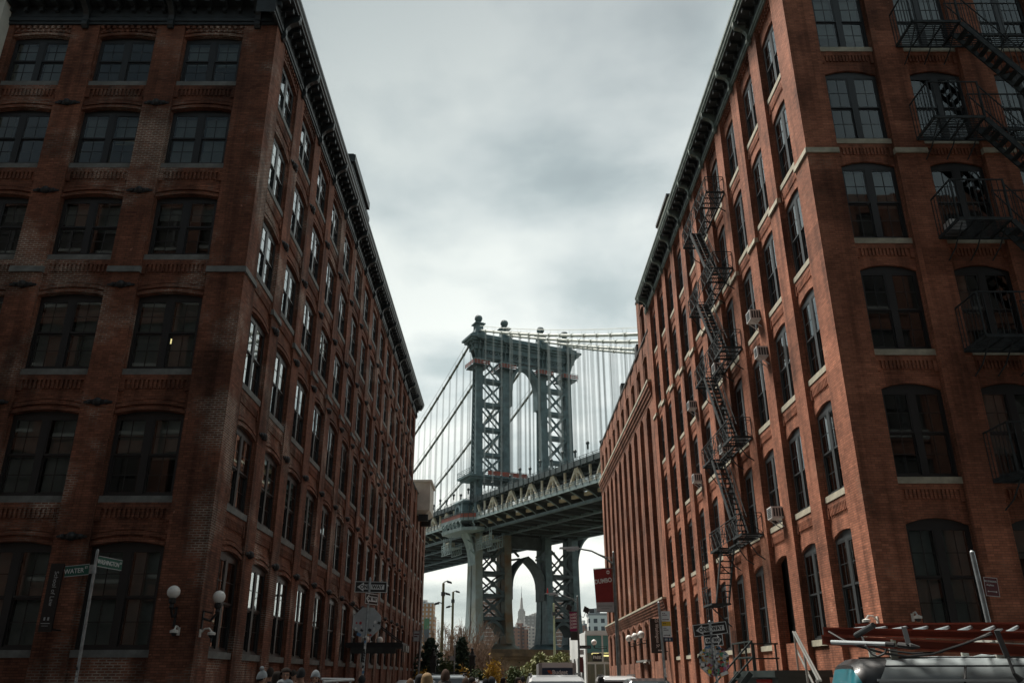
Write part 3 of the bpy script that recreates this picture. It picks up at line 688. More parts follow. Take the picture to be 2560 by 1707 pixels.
for (a, c) in ((0, 1), (2, 3)):
    b = MBv(tfB); u0, u1 = LEG[a]+1, LEG[c]-1
    lv = [86.9, 79.7, 72.6, 65.4, 58.2, 52.]
    for z1, z0 in zip(lv, lv[1:]):
        xpanel(b, u0, u1, z0+.35, z1-.35, -1.25, w=.52, r=.6, cr=.6); xpanel(b, u0, u1, z0+.35, z1-.35, 1.1, w=.3, g=False)
        b.box(u0, u1, -1.55, 1.55, z0-.4, z0+.4)
    b.box(u0, u1, -1.55, 1.55, 86.5, 87.3)
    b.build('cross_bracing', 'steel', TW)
    b = MBv(tfB); lv = [33.5, 26.6, 21.0, 15.4]
    for z1, z0 in zip(lv, lv[1:]):
        xpanel(b, u0, u1, z0+.35, z1-.35, -2.3, w=.6, r=.8, cr=.7); xpanel(b, u0, u1, z0+.35, z1-.35, 1.9, w=.34, g=False)
        b.box(u0, u1, -2.75, 2.75, z0-.4, z0+.4)
    for k in range(10):                                            # shallow arched knee at the bottom
        f0, f1 = k/10, (k+1)/10; q = lambda f: (u0+(u1-u0)*f, 15.0-2.4*(2*f-1)**2, 15.-.7-3.2*(2*f-1)**2)
        A, B_ = q(f0), q(f1)
        b.hexa([(A[0], -2.7, A[2]), (B_[0], -2.7, B_[2]), (B_[0], 2.7, B_[2]), (A[0], 2.7, A[2])], [(A[0], -2.7, A[1]), (B_[0], -2.7, B_[1]), (B_[0], 2.7, B_[1]), (A[0], 2.7, A[1])])
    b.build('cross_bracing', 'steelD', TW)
def arch(b, hw, z0, zt, th, s0, s1, n=10, pt=0):
    R_ = []
    for i in range(n+1):
        t = i/n
        R_.append((hw*(1-t**2.3) if pt else hw*math.cos(t*math.pi/2), z0+(zt-z0)*(t if pt else math.sin(t*math.pi/2))))
    P = [(-x, z) for x, z in R_]+[(x, z) for x, z in reversed(R_[:-1])]
    O = []
    for i, (x, z) in enumerate(P):
        x0, z0_ = P[max(i-1, 0)]; x1, z1_ = P[min(i+1, len(P)-1)]; d = Vector((x1-x0, z1_-z0_)).normalized(); O.append((x-d.y*th, z+d.x*th))
    for i in range(len(P)-1):
        (a, za), (c, zb), (oa, ya), (oc, yb) = P[i], P[i+1], O[i], O[i+1]
        b.hexa([(a, s0, za), (c, s0, zb), (c, s1, zb), (a, s1, za)], [(oa, s0, ya), (oc, s0, yb), (oc, s1, yb), (oa, s1, ya)])
    return P
b = MBv(tfB)
P = arch(b, 4.05, 77.6, 84.9, .95, -1.5, 1.5)
for sg in (-1, 1):
    for i in range(9):
        z = 73+i*.6; b.bar((sg*4.15, 0, z), (sg*4.95, 0, z+.6), .12, 2.6); b.bar((sg*4.95, 0, z), (sg*4.15, 0, z+.6), .12, 2.6)
    b.box(min(sg*4.05, sg*4.25), max(sg*4.05, sg*4.25), -1.4, 1.4, 73, 78.3)
    for (f, z) in ((.95, 80.5), (.75, 83.4), (.5, 85.2)):
        b.bar((sg*4.9, -1.2, z), (sg*4.0*f, -1.2, z+.2), .3, .3); b.bar((sg*4.9, -1.2, z+1.5), (sg*4.0*f, -1.2, z+.2), .25, .3)
b.box(-5.05, 5.1, -1.5, 1.5, 86.4, 87.2)
b.build('upper_arch', 'steel', TW)
b = MBv(tfB); arch(b, 4.6, 23.4, 30.9, .5, -2.6, 2.6, pt=1); b.box(-5., 5.1, -.6, .6, 33.4, 36.5)
for sg in (-1, 1):
    b.box(min(sg*4.62, sg*4.95), max(sg*4.62, sg*4.95), -2.5, 2.5, 20.2, 24.2)
    b.bar((sg*4.9, -2, 30.2), (sg*2.4, -2, 30.6), .5); b.bar((sg*4.9, -2, 33.2), (sg*2.6, -2, 31.2), .5)
b.build('lower_arch', 'steelD', TW)
for (u0, u1, n) in ((-13.4, -7.05, 4), (-5.05, 5.1, 6), (7.1, 13.4, 4)):   # latticed frieze under the entablature
    b = MBv(tfB)
    b.box(u0, u1, -1.55, 1.55, 87.3, 87.5); b.box(u0, u1, -1.5, 1.5, 88.3, 88.5)
    for s in (-1.4, 1.4):
        for k in range(n):
            a, c = u0+(u1-u0)*k/n, u0+(u1-u0)*(k+1)/n
            b.bar((a, s, 87.2), (c, s, 89.2), .25, .3); b.bar((a, s, 89.2), (c, s, 87.2), .25, .3); b.bar((a, s, 87.2), (a, s, 89.4), .3, .3)
    b.build('frieze_lattice', 'steel', TW)
for u in LEG:
    b = MB(tfB)
    b.hexa([(u-1.9, -1.9, 93.2), (u+1.9, -1.9, 93.2), (u+1.9, 1.9, 93.2), (u-1.9, 1.9, 93.2)], [(u-1.15, -1.15, 95.2), (u+1.15, -1.15, 95.2), (u+1.15, 1.15, 95.2), (u-1.15, 1.15, 95.2)])
    b.box(u-1.1, u+1.1, -1.1, 1.1, 95.2, 96.7); b.box(u-1.6, u+1.6, -1.6, 1.6, 96.7, 97.0); b.box(u-1.2, u+1.2, -1.2, 1.2, 97.0, 97.25)
    b.lathe((u, 0, 97.25), [(.1, 0), (.62, 0), (.45, .45), (.5, .6), (.1, .6)], 12)
    b.ball((u, 0, 98.75), 1.05, 16, 10)
    for k in range(12):
        an = 2*math.pi*k/12
        b.tube([(u+1.09*math.cos(an)*math.cos(p), 1.09*math.sin(an)*math.cos(p), 98.75+1.09*math.sin(p)) for p in [(-1.3+.43*j) for j in range(7)]], .07, 4)
    b.build('finial', 'steel', TW)
b = MB(tfB)
b.box(-18.3, 18.3, -4.3, 4.3, 51.2, 51.75); b.box(-17.6, 17.6, -3.7, 3.7, 50.7, 51.2)
for s in (-4.2, 4.2):
    for z in (52.2, 52.75, 53.2): b.bar((-18.2, s, z), (18.2, s, z), .09)
    for k in range(19): b.box(-18.2+2.02*k-.05, -18.2+2.02*k+.05, s-.05, s+.05, 51.75, 53.2)
for u in (-18.2, 18.2):
    for z in (52.2, 52.75, 53.2): b.bar((u, -4.2, z), (u, 4.2, z), .09)
for u in LEG:
    for s in (-1, 1): b.hexa([(u-.3, s*2.0, 48.6), (u+.3, s*2.0, 48.6), (u+.3, s*2.4, 48.8), (u-.3, s*2.4, 48.8)], [(u-.3, s*2.0, 50.7), (u+.3, s*2.0, 50.7), (u+.3, s*3.6, 50.7), (u-.3, s*3.6, 50.7)])
b.build('inspection_gallery', 'steel', TW)
b = MB(tfB); b.box(-12.8, -1.0, -4.27, -4.25, 51.8, 53.0); b.build('netting', 'redmesh', TW)
# cables
for i, u in enumerate(LEG):
    pts = [tfB(u, s, zc(s)+.35) for s in [-140+8*k for k in range(18)]+[0]+[6+9*k for k in range(32)]]
    ns = 19
    b = MB(); b.tube(pts[:ns], .36, 8, 0); b.tube(pts[ns-1:], .34, 8, 1)
    for k in range(-26, 0): s = k*5.32-.3; b.tube([tfB(u, s-.28, zc(s-.28)+.35), tfB(u, s+.28, zc(s+.28)+.35)], .47, 8, 0)
    for k in range(1, 46): s = k*5.32; b.tube([tfB(u, s-.28, zc(s-.28)+.35), tfB(u, s+.28, zc(s+.28)+.35)], .45, 8, 1)
    for off in (-.45, .45):                                        # hand ropes on stanchions
        b.tube([tfB(u+off, s, zc(s)+1.75) for s in [-140+8*k for k in range(18)]+[-2]], .045, 4, 0); b.tube([tfB(u+off, s, zc(s)+1.75) for s in [2]+[6+9*k for k in range(32)]], .045, 4, 1)
    for k in list(range(-26, 0))+list(range(1, 40)):
        s = k*5.32
        for off in (-.45, .45): b.bar(tfB(u+off, s, zc(s)+.4), tfB(u+off, s, zc(s)+1.8), .05, mi=0 if k < 0 else 1)
    b.build('main_cable', ['cable', 'cableD'], BR, smooth=True)
# suspender ropes: the hundred that show largest one by one
sb = MB()
for du in (-.22, .22):
    for ds in (-.22, .22): sb.tube([BT*du*.4+BA*ds*1.2, BT*du*.4+BA*ds*1.2+Vector((0, 0, 1))], .028, 4)
o = sb.build('suspender', 'rope', uv=False); sme = o.data; bpy.data.objects.remove(o)
sp_ = [(i, u, k) for k in range(-16, 21) if k for i, u in enumerate(LEG)]
sp_.sort(key=lambda q: tfB(q[1], q[2]*5.32, 0).y)
rest = MB()
for q, (i, u, k) in enumerate(sp_):
    s = k*5.32; z0 = zf(s)+5.9; z1 = zc(s)+.2
    if q < 100:
        o = link('suspender', sme, BR); o.location = tfB(u, s, z0); o.scale = (1, 1, z1-z0)
    else:
        for du in (-.22, .22): rest.tube([tfB(u+du*.4, s-.26, z0), tfB(u+du*.4, s-.26, z1)], .028, 4); rest.tube([tfB(u+du*.4, s+.26, z0), tfB(u+du*.4, s+.26, z1)], .028, 4)
rest.build('far_suspenders', 'rope', BR, kind='stuff')
b = MB()
for i, u in enumerate(LEG):
    for k in range(-16, 21):
        if k == 0: continue
        s = k*5.32; z = zf(s)+9.5+.8*(k % 2); b.ball(tfB(u, s, z), .42, 7, 5); b.box(*[v for c in zip(tfB(u, s, z)-Vector((.2, .2, 1.3)), tfB(u, s, z)+Vector((.2, .2, -.2))) for v in c])
b.build('rope_clamps', 'steelD', BR, kind='stuff')
# deck
ST = [-137+5.32*k for k in range(0, 72)]
b = MB(tfB)
def strip(b, ua, ub, z0, z1, mi=0):
    for s0, s1 in zip(ST, ST[1:]):
        b.hexa([(ua, s0, zf(s0)+z0), (ub, s0, zf(s0)+z0), (ub, s1, zf(s1)+z0), (ua, s1, zf(s1)+z0)], [(ua, s0, zf(s0)+z1), (ub, s0, zf(s0)+z1), (ub, s1, zf(s1)+z1), (ua, s1, zf(s1)+z1)], mi)
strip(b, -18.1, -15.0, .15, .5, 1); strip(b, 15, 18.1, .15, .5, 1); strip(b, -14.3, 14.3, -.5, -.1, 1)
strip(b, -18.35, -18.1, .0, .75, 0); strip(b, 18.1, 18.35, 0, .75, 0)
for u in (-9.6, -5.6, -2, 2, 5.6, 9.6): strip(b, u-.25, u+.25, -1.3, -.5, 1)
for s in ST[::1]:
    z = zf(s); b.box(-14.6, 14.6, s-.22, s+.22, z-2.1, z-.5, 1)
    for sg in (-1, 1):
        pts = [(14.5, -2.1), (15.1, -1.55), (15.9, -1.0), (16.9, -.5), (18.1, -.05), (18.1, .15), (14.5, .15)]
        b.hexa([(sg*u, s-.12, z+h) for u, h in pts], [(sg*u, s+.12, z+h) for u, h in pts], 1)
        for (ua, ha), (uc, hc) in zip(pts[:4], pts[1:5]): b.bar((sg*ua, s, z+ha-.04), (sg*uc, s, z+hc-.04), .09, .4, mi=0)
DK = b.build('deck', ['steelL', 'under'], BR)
b = MB(tfB)
for u in (-14.65, -6.05, 6.1, 14.65): strip(b, u-.4, u+.4, -2.35, -1.75)
for k in range(0, 71, 2):
    s0, s1 = ST[k], ST[k+1]
    b.bar((-14.6, s0, zf(s0)-2.0), (0, s1, zf(s1)-2.0), .25); b.bar((14.6, s0, zf(s0)-2.0), (0, s1, zf(s1)-2.0), .25)
b.build('bottom_chord', 'steel', DK)
for u in (-14.65, 14.65):
    b = MB(tfB)
    for k, s in enumerate(ST[:-1]):
        off = 0; ap = (k % 2 == 1); z = zf(s); sx = s+2.66+.25
        if u > 0 and s > 60: continue
        b.bar((u, sx, zf(sx)-.5), (u, sx, zf(sx)+5.6), .42, .42)
        if ap:
            for d in (-1, 1): b.bar((u, sx+d*.5, zf(sx)+5.5), (u, sx+d*4.9, zf(sx+d*4.9)-.2), .62, .5)
            b.hexa([(u-.3, sx-1.5, zf(sx)+4.5), (u+.3, sx-1.5, zf(sx)+4.5), (u+.3, sx+1.5, zf(sx)+4.5), (u-.3, sx+1.5, zf(sx)+4.5)], [(u-.3, sx-.7, zf(sx)+5.7), (u+.3, sx-.7, zf(sx)+5.7), (u+.3, sx+.7, zf(sx)+5.7), (u-.3, sx+.7, zf(sx)+5.7)])
    strip(b, u-.35, u+.35, -.7, .0)
    b.build('stiffening_truss', 'cream', DK)
b = MB(tfB)
for u0, u1 in ((-15.4, -6.2), (6.2, 15.4)): strip(b, u0, u1, 6.2, 6.5)
strip(b, -15.6, -15.4, 5.75, 7.0); strip(b, 15.4, 15.6, 5.75, 7.0); strip(b, -14.9, -14.4, 5.55, 6.2); strip(b, 14.4, 14.9, 5.55, 6.2)
for s in ST: b.box(-15.4, -6.2, s-.2, s+.2, zf(s)+5.5, zf(s)+6.2); b.box(6.2, 15.4, s-.2, s+.2, zf(s)+5.5, zf(s)+6.2)
for s0, s1 in zip(ST, ST[1:]):
    for h in (7.25, 7.6): b.bar((-15.5, s0, zf(s0)+h), (-15.5, s1, zf(s1)+h), .07)
    for f in (0, .5): q = s0+5.32*f; b.box(-15.72, -15.6, q-.07, q+.07, zf(q)+5.75, zf(q)+7.6)
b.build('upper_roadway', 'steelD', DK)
b = MB(tfB)
for s0, s1 in zip(ST, ST[1:]):
    if s1 < -9 or s0 > 10.5:
        b.cur = 1
        for h in (1.15, 1.6, 2.3): b.bar((-18.45, s0, zf(s0)+h), (-18.45, s1, zf(s1)+h), .06)
        for f in (0, .5):
            q = s0+5.32*f; b.tube([(-18.3, q, zf(q)+.3), (-18.5, q, zf(q)+1.0), (-18.48, q, zf(q)+1.7), (-18.2, q, zf(q)+2.3)], .08, 4)
        b.cur = 0; b.face([(-18.4, s0, zf(s0)+.75), (-18.4, s1, zf(s1)+.75), (-18.42, s1, zf(s1)+1.75), (-18.42, s0, zf(s0)+1.75)])
    b.cur = 2
    for h in (.9, 1.3, 1.7, 2.1): b.bar((-15.0, s0, zf(s0)+h), (-15.0, s1, zf(s1)+h), .07)
b.build('walkway_railing', ['mesh', 'steelD', 'cream'], DK, fix=False)
# balcony that carries the walkway round the tower leg
b = MB(tfB); PB = []
for k in range(25):
    s = -9.5+20*k/24; f = min(1, min(k, 24-k)/4.); f = f*f*(3-2*f); PB.append((-18.35-3.0*f, s))
for (u0, s0), (u1, s1) in zip(PB, PB[1:]):
    z0, z1 = zf(s0), zf(s1)
    b.hexa([(u0, s0, z0), (-16, s0, z0), (-16, s1, z1), (u1, s1, z1)], [(u0, s0, z0+.7), (-16, s0, z0+.7), (-16, s1, z1+.7), (u1, s1, z1+.7)], 0)
    b.hexa([(u0+.25, s0, z0-2.5), (-16, s0, z0-2.5), (-16, s1, z1-2.5), (u1+.25, s1, z1-2.5)], [(u0+.1, s0, z0-1.7), (-16, s0, z0-1.7), (-16, s1, z1-1.7), (u1+.1, s1, z1-1.7)], 0)
    b.bar((u0-.05, s0, z0+2.2), (u1-.05, s1, z1+2.2), .08, mi=1); b.bar((u0-.05, s0, z0+1.75), (u1-.05, s1, z1+1.75), .06, mi=1)
    b.face([(u0, s0, z0+.7), (u1, s1, z1+.7), (u1, s1, z1+1.75), (u0, s0, z0+1.75)], 2)
    b.box(u0-.06, u0+.06, s0-.06, s0+.06, z0+.1, z0+2.25, 1)
for k in range(1, 24, 3): u0, s0 = PB[k]; b.tube([(u0+.2, s0, zf(s0)), (u0-.15, s0, zf(s0)-.5), (u0+.35, s0, zf(s0)-1.2), (u0+.2, s0, zf(s0)-1.7)], .22, 6, 0)
b.build('balcony', ['steelL', 'steelD', 'redmesh'], DK)
for i, u in enumerate(LEG):                                        # curved knee brackets from the leg to the balcony
    if i in (1, 2): continue
    b = MB(tfB)
    for sg in ((-1, 1) if i in (0,) else ((1,) if i == 3 else ())):
        pts_o = []; 
        for k in range(9):
            an = R(90*k/8); pts_o.append((u+sg*(1.0+5.4*(1-math.cos(an))), 28.5+9.5*math.sin(an)))
        for (a, za), (c, zb) in zip(pts_o, pts_o[1:]):
            if sg == 1 and i == 0 and a > -10.5: continue
            b.hexa([(a, -2.3, za), (c, -2.3, zb), (c, 2.3, zb), (a, 2.3, za)], [(a-sg*.1, -2.3, za+.9), (c-sg*.1, -2.3, zb+.9), (c-sg*.1, 2.3, zb+.9), (a-sg*.1, 2.3, za+.9)])
    if i == 0:
        for z in (31, 33.5, 35.5): b.bar((u-1, -2, z), (u-1.6-(z-29)*.35, -2, z+1.2), .3)
    b.build('knee_bracket', 'steelL' if i == 0 else 'steel', TW)
b = MB(tfB); z = zf(2)
n = 20
for k in range(n):                                                 # hooded stair portal with a round opening
    a0, a1 = 2*math.pi*k/n, 2*math.pi*(k+1)/n
    p = lambda an, r: (-17.6, 5.2+r*math.cos(an), z+4.1+r*math.sin(an))
    q = lambda an, r: (-16.2, 5.2+r*math.cos(an), z+4.1+r*math.sin(an))
    b.hexa([p(a0, 1.2), p(a1, 1.2), q(a1, 1.2), q(a0, 1.2)], [p(a0, 1.9), p(a1, 1.9), q(a1, 1.9), q(a0, 1.9)])
b.box(-17.5, -15.6, 1.9, 3.2, z+.6, z+6.0); b.box(-17.7, -15.4, .6, 8.6, z+6.0, z+6.4)
b.hexa([(-17.8, .6, z+6.4), (-15.4, .6, z+6.4), (-15.4, 8.8, z+6.4), (-17.8, 8.8, z+6.4)], [(-17.2, 2.2, z+7.1), (-15.8, 2.2, z+7.1), (-15.8, 7.4, z+7.1), (-17.2, 7.4, z+7.1)])
b.build('stair_portal', 'steel', DK)
# red work cradles hung at the leg heads, white lattice platforms under the deck
for i, u in enumerate(LEG):
    lab = ('red netted work cradle on the leftmost leg of the bridge tower', 'red netted work cradle on the second bridge tower leg, left of the arch', 'red netted work cradle on the third bridge tower leg, right of the arch', 'red netted work cradle on the rightmost leg of the bridge tower')[i]
    t = thing('work_cradle', lab, 'work platform', tfB(u, 0, 83.6), group='red work cradles on the tower legs')
    tt = lambda a, s, z: BT*a+BA*s+Vector((0, 0, z))
    b = MB(tt); b.box(-2.4, 2.4, -3.1, -1.6, -.2, 0); b.box(-2.4, 2.4, 1.6, 3.1, -.2, 0); b.box(-2.6, -1.15, -1.6, 1.6, -.2, 0); b.box(1.15, 2.6, -1.6, 1.6, -.2, 0)
    for k in range(6): b.box(-2.3+k*.9, -2.2+k*.9, -3.0, -2.9, -.9, -.2)
    b.build('floor', 'steelD', t)
    b = MB(tt)
    for z0 in (.15, .75): b.box(-2.5, 2.5, -3.15, -3.1, z0, z0+.45); b.box(-2.65, -2.6, -3.1, 3.1, z0, z0+.45)
    b.build('netting', 'redmesh', t)
    b = MB(tt)
    for k in range(6):
        x = -2.5+k; b.box(x-.05, x+.05, -3.22, -3.15, 0, 1.5); b.box(-2.72, -2.65, -3+k*1.2-.05, -3+k*1.2+.05, 0, 1.5)
    b.bar((-2.6, -3.18, 1.5), (2.6, -3.18, 1.5), .1); b.build('rail', 'steelL', t)
for (lab, c, ln) in (('pale lattice work platform under the bridge deck right of the nearest leg', tfB(-14.6, -9.5, 33.2), 9.), ('pale lattice work platform under the bridge deck left of the nearest leg', tfB(-17.5, 9, 33.6), 7.)):
    t = thing('lattice_platform', lab, 'work platform', c, group='lattice platforms under the deck')
    tt = lambda a, s, z: BT*a+BA*s+Vector((0, 0, z))
    b = MB(tt); h = ln/2
    b.box(-1.5, 1.5, -h, h, 0, .15)
    for u in (-1.5, 1.5):
        for z in (-1.6, .6, 1.2): b.bar((u, -h, z), (u, h, z), .13)
        for k in range(7):
            s = -h+ln*k/6; b.bar((u, s, -1.6), (u, s, 1.2), .11)
            if k < 6: b.bar((u, s, -1.6), (u, s+ln/6, 0), .1)
    for s in (-h, h*.3):
        for z in range(0, 2): b.bar((-1.5, s, z), (-1.5, s+1.2, z+1), .1); b.bar((-1.5, s+1.2, z), (-1.5, s, z+1), .1)
        b.bar((-1.5, s, -1), (-1.5, s, 3), .13); b.bar((-1.5, s+1.2, -1), (-1.5, s+1.2, 3), .13)
    b.build('frame', 'steelL', t)
    b = MB(tt); b.box(-1.4, .4, -h*.4, h*.3, .15, 1.6); b.build('crate', 'stoneR', t)
# ------------------------------------------------------------------ ground
def gz(y): return 0. if y < 25 else max(-2.2, -.02*(y-25))
M['asphalt'] = mat('asphalt', (.05, .05, .052), .9, var=.25, vscale=1.5, bump=.3)
M['paving'] = mat('pavement', (.20, .20, .19), .9, var=.18, vscale=1.2)
M['kerb'] = mat('kerb_stone', (.28, .28, .27), .85, var=.2)
M['soil'] = mat('ground_soil', (.09, .085, .06), .95, var=.3, vscale=.3)
M['water'] = mat('river_water', (.10, .13, .14), .12, bump=.3, vscale=.3)
YS = [-60, 3, 5, 23, 25, 40, 60, 90, 135, 260]
b = MB()
for y0, y1 in zip(YS, YS[1:]): b.face([(-400, y0, gz(y0)-.03), (400, y0, gz(y0)-.03), (400, y1, gz(y1)-.03), (-400, y1, gz(y1)-.03)])
b.face([(-9000, -4000, -3.2), (9000, -4000, -3.2), (9000, 262, -3.2), (-9000, 262, -3.2)])
b.build('ground', 'soil', kind='structure')
b = MB(); b.face([(-9000, 258, -4.2), (9000, 258, -4.2), (9000, 1150, -4.2), (-9000, 1150, -4.2)]); b.build('river', 'water', kind='structure')
b = MB(); b.face([(-9000, 1130, -3.5), (9000, 1130, -3.5), (9000, 15000, -3.5), (-9000, 15000, -3.5)]); b.build('far_shore_land', 'soil', kind='structure')
b = MB()
for y0, y1 in zip(YS[:-1], YS[1:-1]):
    x = 4.6 if not (y0 >= 5 and y1 <= 23) else 60
    xr = 5.9 if x < 10 else 60
    b.face([(-x, y0, gz(y0)-.02), (xr, y0, gz(y0)-.02), (xr, y1, gz(y1)-.02), (-x, y1, gz(y1)-.02)])
b.build('road', 'asphalt', kind='structure')
for nm, x0, x1, kx in (('pavement', XL+.02, -4.75, (-4.75, -4.6)), ('pavement', 6.05, XR-.02, (5.9, 6.05))):
    b = MB()
    for y0, y1 in ((20.0, 25), (25, 40), (40, 60), (60, 90)):
        q = lambda xa, xb, h: b.hexa([(xa, y0, gz(y0)-.1), (xb, y0, gz(y0)-.1), (xb, y1, gz(y1)-.1), (xa, y1, gz(y1)-.1)], [(xa, y0, gz(y0)+h), (xb, y0, gz(y0)+h), (xb, y1, gz(y1)+h), (xa, y1, gz(y1)+h)])
        q(x0, x1, .12)
    b.build(nm, 'paving', kind='structure')
    b = MB()
    for y0, y1 in ((20.0, 25), (25, 40), (40, 60), (60, 90)):
        xa, xb = kx; b.hexa([(xa, y0, gz(y0)-.1), (xb, y0, gz(y0)-.1), (xb, y1, gz(y1)-.1), (xa, y1, gz(y1)-.1)], [(xa, y0, gz(y0)+.13), (xb, y0, gz(y0)+.13), (xb, y1, gz(y1)+.13), (xa, y1, gz(y1)+.13)])
    b.build('kerb', 'kerb', kind='structure')
for xa, xb in ((-60, XL), (XR, 60)):
    b = MB(); b.box(xa, xb, 20.0, 23.15, -.1, .12); b.build('pavement', 'paving', kind='structure')

# ------------------------------------------------------------------ fire escapes
def railing(b, pts, h, kind='bars', step=.14, r=.02, top=.03):
    for p, q in zip(pts, pts[1:]):
        p = Vector(p); q = Vector(q); n = max(1, int((q-p).length/step)); U = Vector((0, 0, h))
        b.bar(p+U, q+U, top); b.bar(p+Vector((0, 0, .06)), q+Vector((0, 0, .06)), r)
        if kind == 'bars':
            for i in range(n+1): c = p+(q-p)*i/n; b.bar(c, c+U, r*.8)
        else:
            n = max(1, round((q-p).length/.62))
            b.bar(p+U*.86, q+U*.86, r)
            for i in range(n):
                a, c = p+(q-p)*i/n, p+(q-p)*(i+1)/n
                b.bar(a, a+U, r*1.2); b.bar(a+Vector((0, 0, .06)), c+U*.86, r); b.bar(c+Vector((0, 0, .06)), a+U*.86, r)
            b.bar(q, q+U, r*1.2)
def grating(b, x0, x1, y0, y1, z, along='y', step=.085, w=.03):
    b.bar((x0, y0, z), (x1, y0, z), .05, .07); b.bar((x0, y1, z), (x1, y1, z), .05, .07); b.bar((x0, y0, z), (x0, y1, z), .05, .07); b.bar((x1, y0, z), (x1, y1, z), .05, .07)
    if along == 'y':
        n = int((x1-x0)/step)
        for i in range(1, n): x = x0+(x1-x0)*i/n; b.bar((x, y0, z+.02), (x, y1, z+.02), w, .02)
        for i in range(1, max(2, int((y1-y0)/.8))+1): y = y0+(y1-y0)*i/(max(2, int((y1-y0)/.8))+1); b.bar((x0, y, z-.02), (x1, y, z-.02), .03, .05)
    else:
        n = int((y1-y0)/step)
        for i in range(1, n): y = y0+(y1-y0)*i/n; b.bar((x0, y, z+.02), (x1, y, z+.02), w, .02)
        for i in range(1, max(2, int((x1-x0)/.8))+1): x = x0+(x1-x0)*i/(max(2, int((x1-x0)/.8))+1); b.bar((x, y0, z-.02), (x, y1, z-.02), .03, .05)
def stair(b, p, q, side, w, n):
    """open flight from p (upper) to q (lower); side = unit vector across"""
    p = Vector(p); q = Vector(q); s = Vector(side)*w
    for o in (Vector((0, 0, 0)), s):
        b.bar(p+o, q+o, .05, .17)
    for i in range(1, n):
        c = p+(q-p)*i/n; d = (q-p); d.z = 0; d.normalize()
        a = c-d*.10; e = c+d*.10
        b.hexa([a, e, e+s, a+s], [a+Vector((0, 0, .03)), e+Vector((0, 0, .03)), e+s+Vector((0, 0, .03)), a+s+Vector((0, 0, .03))])
FE = thing('fire_escape', 'grey iron fire escape zigzagging down the street side of the orange warehouse', 'fire escape')
xo, xi, ya, yb = 9.2, XR-.02, 32.72, 38.1
FZ = (6.8, 10.72, 14.66, 18.44, 22.38)
for k, z in enumerate(FZ):
    b = MB()
    grating(b, xo, xi, ya, 34.1, z); grating(b, xo, xi, 36.6, yb, z); grating(b, 9.66, xi, 34.12, 36.58, z)
    for y in (ya+.1, 34.4, 36.4, yb-.1):
        b.tube([(xi, y, z-.95), (9.75, y, z-.75), (xo+.1, y, z-.05)], .025, 5)
    P_ = b.build('platform', 'escape', FE)
    b = MB(); railing(b, [(xi, ya, z), (xo, ya, z), (xo, yb, z), (xi, yb, z)], .84, 'x')
    b.build('railing', 'escape', P_)
    if k:
        b = MB(); z0 = FZ[k-1]
        stair(b, (9.24, 36.5, z-.03), (9.24, 33.75, z0+.05), (1, 0, 0), .5, 15); b.build('stair', 'escape', FE)
        b = MB()
        for x in (9.24, 9.74): b.bar((x, 36.5, z+.8), (x, 33.75, z0+.85), .025); b.bar((x, 35.1, (z+z0)/2), (x, 35.1, (z+z0)/2+.82), .02)
        b.build('hand_rail', 'escape', FE)
b = MB(); grating(b, 9.1, 9.9, 38.2, 40.0, 4.62); b.tube([(xi, 38.9, 3.7), (9.2, 38.9, 4.55)], .03, 5); railing(b, [(9.1, 40.0, 4.62), (9.1, 38.9, 4.62)], .8, 'x'); b.build('drop_platform', 'escape', FE)
b = MB(); stair(b, (9.3, 36.6, 6.75), (9.3, 38.3, 4.66), (1, 0, 0), .55, 9); b.build('stair', 'escape', FE)
b = MB()
for y in (39.1, 39.5): b.bar((9.12, y, 3.2), (9.12, y, 7.6), .045)
for i in range(14): b.bar((9.12, 39.1, 3.3+.3*i), (9.12, 39.5, 3.3+.3*i), .025)
b.build('drop_ladder', 'escape', FE)
FE2 = thing('fire_escape', 'dark iron fire escape with cage balconies on the cross-street front of the orange warehouse', 'fire escape')
x0, x1, yf, yw = 13.86, 15.5, 21.98, D-.01
for k, z in enumerate((6.76, 10.75, 14.64, 18.43, 22.4)):
    b = MB(); grating(b, x0, x1, yf, yw, z, 'x'); grating(b, x1+.02, 19.6, 22.62, yw, z, 'x'); grating(b, 18.2, 19.6, yf, 22.6, z, 'x')
    for x in (x0+.15, 14.7, x1-.1, 17.2, 19.4): b.tube([(x, yw, z-.8), (x, 22.7, z-.6), (x, yf+.1, z-.05)], .022, 5)
    P_ = b.build('platform', 'escape', FE2)
    b = MB(); railing(b, [(x0, yw, z), (x0, yf, z), (x1+.02, yf, z)], 1.42, 'bars', .17, .024, .04); railing(b, [(x1+.02, 22.6, z), (18.2, 22.6, z)], 1.42, 'bars', .19, .02, .035)
    railing(b, [(18.2, yf, z), (19.6, yf, z)], 1.42, 'bars', .19, .02, .035)
    b.bar((x0, yf, z), (x0, yf, z+1.44), .05); b.bar((x1+.02, yf, z), (x1+.02, yf, z+1.44), .05)
    b.build('railing', 'escape', P_)
    if k:
        b = MB(); stair(b, (x1+.05, yf+.03, z-.02), (18.35, yf+.03, z-3.75), (0, 1, 0), .55, 15); b.build('stair', 'escape', FE2)
        b = MB()
        for y in (yf+.03, yf+.58):
            b.bar((x1+.05, y, z+1.3), (18.35, y, z-2.55), .03)
            for i in range(1, 14): f = i/14; c = Vector((x1+.05, y, z)).lerp(Vector((18.35, y, z-3.73)), f); b.bar(c, c+Vector((0, 0, 1.25)), .018)
        b.build('hand_rail', 'escape', FE2)

